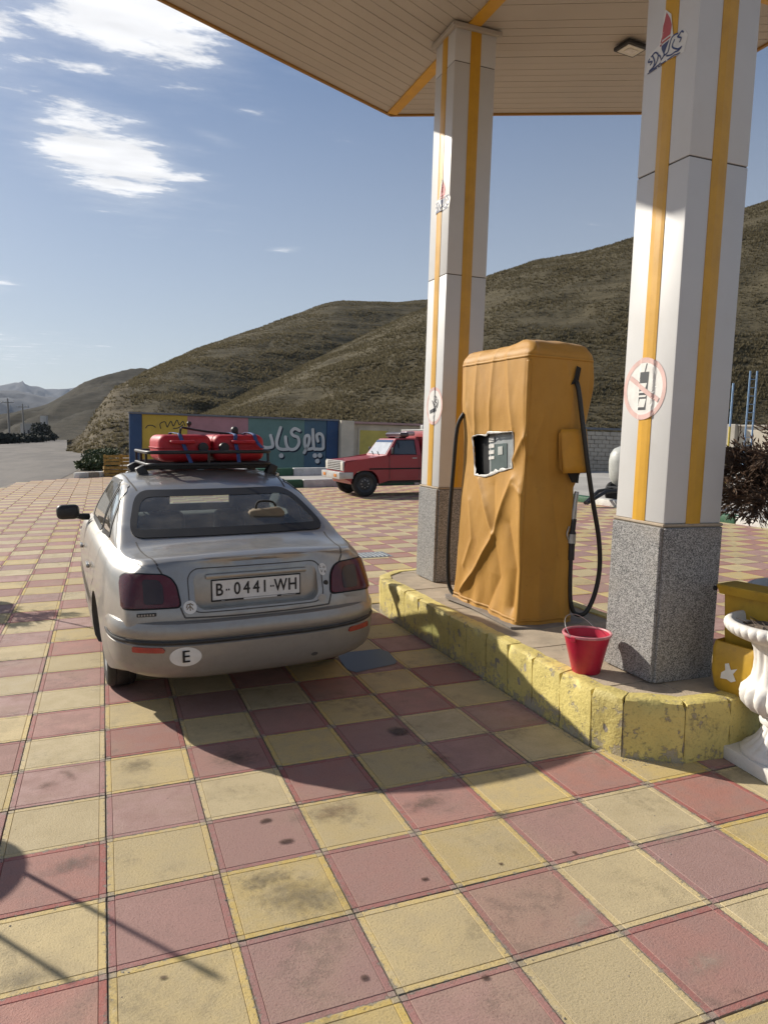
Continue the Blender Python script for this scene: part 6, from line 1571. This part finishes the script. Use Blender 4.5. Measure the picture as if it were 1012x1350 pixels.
bm = bmesh.new(); cw = Vector((-.37, 1.70, .84)); bm_tube(bm, [cw + Matrix.Rotation(R(-25), 3, 'X') @ Vector((.185 * math.cos(6.2832 * k / 28), 0, .185 * math.sin(6.2832 * k / 28))) for k in range(28)], .014, 8, True); bobj('steering_wheel', bm, M['interior'], car, 60)
box('interior_mirror', (0, 1.60, 1.235), (.22, .03, .07), M['black_plastic'], car, .015, 2)
# things carried inside
e = empty('tan_bag', (0, 0, 0), 'tan cloth bag lying behind the rear window of the car on the right', 'bag'); e.matrix_world = Matrix.Translation((0.812, 2.84, 0)) @ Matrix.Rotation(R(3.3), 4, 'Z') @ Matrix.Translation((.28, -.02, .968))
bm = bmesh.new(); bm_box(bm, (0, 0, .085), (.26, .20, .17), .05, 3)
for v in bm.verts: v.co += Vector((noise.noise(v.co * 11), noise.noise(v.co * 11 + Vector((5, 0, 0))), noise.noise(v.co * 11 + Vector((9, 0, 0))))) * .025
bobj('bag_body', bm, M['cardboard'], e, 60); tube('bag_handle', [(-.07, -.02, .16), (-.05, -.03, .215), (.05, -.03, .21), (.08, -.02, .15)], .008, M['dark_cloth'], e, 6)
# ================================================================ roof rack and load
CARM = car.matrix_basis.copy()
def on_car(name, loc, label, cat, rz=0.0, group=None):
    e = empty(name, (0, 0, 0), label, cat, group=group); e.matrix_world = CARM @ Matrix.Translation(Vector(loc)) @ Matrix.Rotation(rz, 4, 'Z'); return e
rack = on_car('roof_rack', (.066, 1.20, 1.348), 'black tubular roof basket bolted on top of the silver car', 'roof rack')
hw, hl = .478, .46
def rect_tube(name, z, r, hw_=hw, hl_=hl): 
    pts = [(p[0], p[1], z) for p in rrect(-hw_, hw_, -hl_, hl_, .07, 5)]; return tube(name, pts, r, M['black_plastic'], rack, 8, False, True)
rect_tube('lower_rail', .072, .013); rect_tube('upper_rail', .165, .014)
for (x, y) in [(-hw, -.36), (-hw, .0), (-hw, .36), (hw, -.36), (hw, 0), (hw, .36), (-.02, -hl), (-.3, hl), (.3, hl)]: tube('upright', [(x, y, .072), (x, y, .165)], .011, M['black_plastic'], rack, 6, False)
for k in range(6): y = -.40 + k * .16; tube('floor_bar', [(-hw, y, .068), (hw, y, .068)], .010, M['black_plastic'], rack, 6, False)
for y in (-.33, .33):
    box('crossbar', (0, y, .044), (1.04, .055, .030), M['black_plastic'], rack, .008, 2)
    for s in (-1, 1):
        box('rack_foot', (s * .505, y, .006), (.075, .10, .11), M['black_plastic'], rack, .012, 2, rot=Matrix.Rotation(R(s * 24), 3, 'Y'))
        box('foot_clamp', (s * .548, y, -.035), (.03, .08, .05), M['steel'], rack, .006, 1, rot=Matrix.Rotation(R(s * 30), 3, 'Y'))
def jerry(loc, label, mirror):
    e = on_car('fuel_canister', loc, label, 'canister', group='red canisters on the roof rack')
    w, l, h = .415, .60, .215
    bm = bmesh.new(); bm_box(bm, (0, 0, h / 2), (w, l, h), .062, 5)
    # moulded seam and panels
    for v in bm.verts:
        if abs(v.co.z - h / 2) < .012: v.co.x *= 1.02; v.co.y *= 1.01
    bobj('canister_shell', bm, M['can_red'], e, 60)
    bmr = bmesh.new(); bm_tube(bmr, [(p[0], p[1], h * .52) for p in rrect(-w / 2 - .004, w / 2 + .004, -l / 2 - .004, l / 2 + .004, .066, 5)], .006, 6, True); bobj('mould_seam', bmr, M['can_red'], e, 60)
    sx = -1 if mirror else 1
    lathe('filler_cap', [(0, -.045), (.036, -.043), (.040, -.036), (.040, -.006), (.034, 0), (.034, .02)], M['black_plastic'], e, 20, c=(sx * (w / 2 - .075), -l / 2 - .0, h * .52), axis='y')
    tube('carry_handle', [(-sx * .10, -l / 2 + .01, h * .75), (-sx * .10, -l / 2 - .035, h * .72), (sx * .05, -l / 2 - .035, h * .72), (sx * .05, -l / 2 + .01, h * .75)], .014, M['can_red'], e, 8)
    return e
jerry((-.110, 1.16, 1.434), 'left red plastic fuel canister lying flat in the roof rack', False)
jerry((.318, 1.16, 1.434), 'right red plastic fuel canister lying flat in the roof rack', True)
def strap(pts, label, w=.030, rot=0):
    e = on_car('lashing_strap', (.05, 0, 0), label, 'strap', group='blue lashing straps'); P = smooth_path(pts, 6); V, Fc = [], []
    for i, p in enumerate(P):
        wd = Vector((w / 2, 0, 0)); V += [p + wd, p - wd]
    for i in range(len(P) - 1): Fc.append((2 * i, 2 * i + 1, 2 * i + 3, 2 * i + 2))
    o = mobj('webbing', V, Fc, M['strap'], e, 60); m_ = o.modifiers.new('t', 'SOLIDIFY'); m_.thickness = .003; return e
e1 = strap([(-.14, .735, 1.427), (-.155, .80, 1.492), (-.185, .850, 1.592), (-.20, .90, 1.652), (-.20, 1.0, 1.656), (-.20, 1.4, 1.656), (-.20, 1.462, 1.542)], 'blue strap lashed over the left red canister')
tube('buckle', [(-.20, .87, 1.657), (-.194, .86, 1.697)], .010, M['black_plastic'], e1, 6, False)
strap([(.23, .735, 1.427), (.24, .80, 1.492), (.23, .850, 1.592), (.235, .90, 1.652), (.235, 1.4, 1.656), (.235, 1.452, 1.542)], 'blue strap near the middle of the right red canister')
strap([(.42, .735, 1.542), (.405, .85, 1.592), (.39, .90, 1.652), (.385, 1.2, 1.656), (.375, 1.452, 1.542)], 'blue strap over the right end of the right red canister')
e = on_car('folded_stand', (.05, 0, 0), 'thin black rod with two round black ends lying on the red canisters', 'rod')
tube('rod', [(-.16, 1.05, 1.707), (.05, 1.05, 1.672), (.34, 1.02, 1.647)], .009, M['black_plastic'], e, 8)
tube('rod_foot', [(.28, 1.02, 1.640), (.28, 1.02, 1.682)], .014, M['black_plastic'], e, 8, False)
lathe('round_end', [(0, -.02), (.022, -.018), (.029, -.007), (.029, .014), (.020, .028), (0, .03)], M['black_plastic'], e, 18, axis='y', c=(.26, 1.00, 1.687)); lathe('round_end', [(0, -.014), (.015, -.010), (.020, 0), (.015, .014), (0, .018)], M['black_plastic'], e, 16, axis='y', c=(-.10, 1.03, 1.737))
tube('rod_joint', [(-.10, 1.04, 1.707), (-.10, 1.035, 1.737)], .007, M['black_plastic'], e, 6, False)
# ================================================================ red pickup
TR = empty('red_pickup', (6.55, 16.95, 0.0), 'dark red pickup truck with a light bar parked by the wall', 'truck', rz=R(90))
# local: +y forward (world -x), +x right (world +y); front axle at y = 0
def tbox(name, c, s, mat, bev=.02, parent=TR, rot=None, seg=2, taper=None): return box(name, c, s, mat, parent, bev, seg, rot, taper)
HWt = .80
side = [(.62, .50), (.60, .72), (.585, .90), (.56, .965), (-.62, 1.075), (-.66, 1.09), (-.66, .42), (-.50, .42), (-.44, .42)] 
arch = [(.40 * math.cos(a), .34 + .40 * math.sin(a)) for a in [math.pi * k / 12 for k in range(12, -1, -1)]]
poly = [(.62, .50), (.60, .72), (.585, .90), (.55, .96), (-.62, 1.075), (-.66, 1.09), (-.66, .42)] + arch + [(.44, .42)]
bm = bmesh.new(); prism(bm, poly, 'x', -HWt, HWt); bmesh.ops.bevel(bm, geom=[e_ for e_ in bm.edges if abs(e_.verts[0].co.x - e_.verts[1].co.x) < 1e-6 and min(e_.verts[0].co.z, e_.verts[1].co.z) > .7], offset=.035, segments=3, affect='EDGES')
bobj('front_body', bm, M['truck_red'], TR, 35)
bm = bmesh.new(); prism(bm, [(-.665, .42), (-.665, 1.093), (-1.62, 1.095), (-1.62, .42)], 'x', -HWt, HWt); bobj('cab_lower', bm, M['truck_red'], TR)
bm = bmesh.new(); prism(bm, [(-.575, 1.072), (-.90, 1.53), (-1.00, 1.555), (-1.54, 1.555), (-1.60, 1.50), (-1.62, 1.097)], 'x', -HWt + .01, HWt - .01)
for v in bm.verts: v.co.x *= 1 - .18 * max(0, (v.co.z - 1.09)) / .47
bmesh.ops.bevel(bm, geom=[e_ for e_ in bm.edges if e_.verts[0].co.z > 1.45 and e_.verts[1].co.z > 1.45], offset=.03, segments=3, affect='EDGES')
bobj('cab_upper', bm, M['truck_red'], TR, 35)
def xo(z, s): return s * ((HWt - .01) * (1 - .18 * (z - 1.09) / .47) + .006)
for s in (-1, 1):
    wp = [(-.78, 1.135), (-.96, 1.49), (-1.44, 1.495), (-1.46, 1.13)]
    w_ = mobj('side_window', [(xo(z, s), y, z) for y, z in wp], [(0, 1, 2, 3)], M['truck_glass'], TR)
    mobj('window_surround', [(xo(z, s) - s * .003, y, z) for y, z in [(-.73, 1.115), (-.94, 1.515), (-1.47, 1.52), (-1.49, 1.11)]], [(0, 1, 2, 3)], M['frit'], w_)
    tbox('quarter_light_bar', (xo(1.3, s), -.98, 1.31), (.01, .02, .37), M['frit'], .002)
    tbox('door_handle', (s * (HWt + .008), -1.42, 1.02), (.02, .13, .025), M['white_truck'], .004)
    tbox('door_mirror', (s * (HWt + .10), -.74, 1.22), (.14, .05, .18), M['frit'], .02); tbox('mirror_arm', (s * (HWt + .02), -.76, 1.17), (.10, .02, .02), M['frit'], .003)
    tbox('side_strip', (s * (HWt + .006), -.86, .74), (.014, 1.50, .035), M['frit'], .003)
    for yy in (-.69, -1.56): tbox('door_seam', (s * (HWt + .002), yy, .78), (.006, .010, .66), M['seam'], 0)
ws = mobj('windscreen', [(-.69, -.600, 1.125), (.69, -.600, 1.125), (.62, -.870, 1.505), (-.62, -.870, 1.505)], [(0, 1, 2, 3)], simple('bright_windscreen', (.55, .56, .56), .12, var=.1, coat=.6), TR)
mobj('windscreen_band', [(-.635, -.822, 1.447), (.635, -.822, 1.447), (.62, -.874, 1.510), (-.62, -.874, 1.510)], [(0, 1, 2, 3)], M['w_blue'], ws)
for x in (-.25, .2): tube('wiper', [(x, -.575, 1.11), (x + .25, -.63, 1.19)], .012, M['frit'], ws, 6, False)
# face: grille bars, lamps, bumper
gp = tbox('grille', (0, .612, .82), (1.16, .03, .24), M['seam'], .004)
for k in range(5): tbox('grille_bar', (0, .632, .725 + k * .047), (1.18, .022, .020), M['white_truck'], .003, gp)
for k in range(7): tbox('grille_bar', (-.54 + k * .18, .628, .82), (.014, .02, .23), M['white_truck'], .002, gp)
for s in (-1, 1):
    h_ = tbox('headlamp', (s * .685, .615, .82), (.20, .04, .22), M['glass_lamp'], .01); tbox('lamp_surround', (s * .685, .606, .82), (.23, .03, .25), M['white_truck'], .01, h_)
tbox('grille_top', (0, .603, .955), (1.56, .03, .03), M['white_truck'], .006)
bp_ = tbox('front_bumper', (0, .68, .575), (1.66, .13, .19), M['white_truck'], .025); tbox('bumper_side', (-HWt - .01, .50, .575), (.03, .30, .17), M['white_truck'], .01, bp_); tbox('bumper_side', (HWt + .01, .50, .575), (.03, .30, .17), M['white_truck'], .01, bp_)
for s in (-1, 1): tbox('indicator', (s * .50, .75, .575), (.22, .02, .08), M['amber'], .006, bp_)
for (x, y) in ((-.70, 0), (.70, 0), (-.70, -2.55), (.70, -2.55)): wheel(TR, (x, y, .345), -1 if x < 0 else 1, .345, .19, M['wheel_black'], True)
bm = bmesh.new(); prism(bm, [(-1.66, .46), (-1.66, 1.12), (-3.75, 1.12), (-3.75, .46)] , 'x', -HWt, HWt); bobj('cargo_bed', bm, M['truck_red'], TR)
tbox('cargo_box', (0, -2.30, 1.44), (1.58, 1.24, .64), M['truck_red'], .02); tbox('box_roof', (0, -2.30, 1.782), (1.60, 1.26, .04), M['white_truck'], .01)
for k in range(3): tbox('roof_gear', (-.4 + k * .3, -1.9 - .15 * k, 1.86), (.16, .22, .12), M['white_truck'], .02)
tbox('underbody', (0, -1.6, .40), (1.3, 4.0, .12), M['seam'], 0)
lb = tbox('light_bar', (0, -1.22, 1.650), (1.15, .26, .13), M['lightbar'], .045, seg=4); tbox('light_bar_dome', (-.30, -1.42, 1.684), (.46, .27, .12), simple('pale_lens', (.46, .36, .36), .25, coat=.5), .045, lb, seg=4); tbox('light_bar_foot', (-.4, -1.22, 1.575), (.06, .2, .05), M['frit'], 0, lb); tbox('light_bar_foot', (.4, -1.22, 1.575), (.06, .2, .05), M['frit'], 0, lb)
tbox('seat_back', (-.35, -1.42, 1.05), (.5, .15, .7), M['seat'], .04); hrw = tbox('headrest', (-.35, -1.45, 1.36), (.28, .1, .16), M['plate_white'], .03)
# ================================================================ air: thin valley haze
bmh = bmesh.new(); bm_box(bmh, (0, 1000, 250), (17000, 13000, 502.5)); hz = bobj('haze', bmh, None); hz.data.materials.clear()
mh = bpy.data.materials.new('valley_haze'); mh.use_nodes = True; nt = mh.node_tree; nt.nodes.clear(); oo = nt.nodes.new('ShaderNodeOutputMaterial'); pv = nt.nodes.new('ShaderNodeVolumePrincipled'); pv.inputs['Color'].default_value = (.62, .76, 1.0, 1); pv.inputs['Density'].default_value = 5e-5; pv.inputs['Anisotropy'].default_value = 0.2; nt.links.new(pv.outputs[0], oo.inputs['Volume']); hz.data.materials.append(mh)
tag(hz, 'thin pale haze over the valley', 'haze', None, 'stuff')
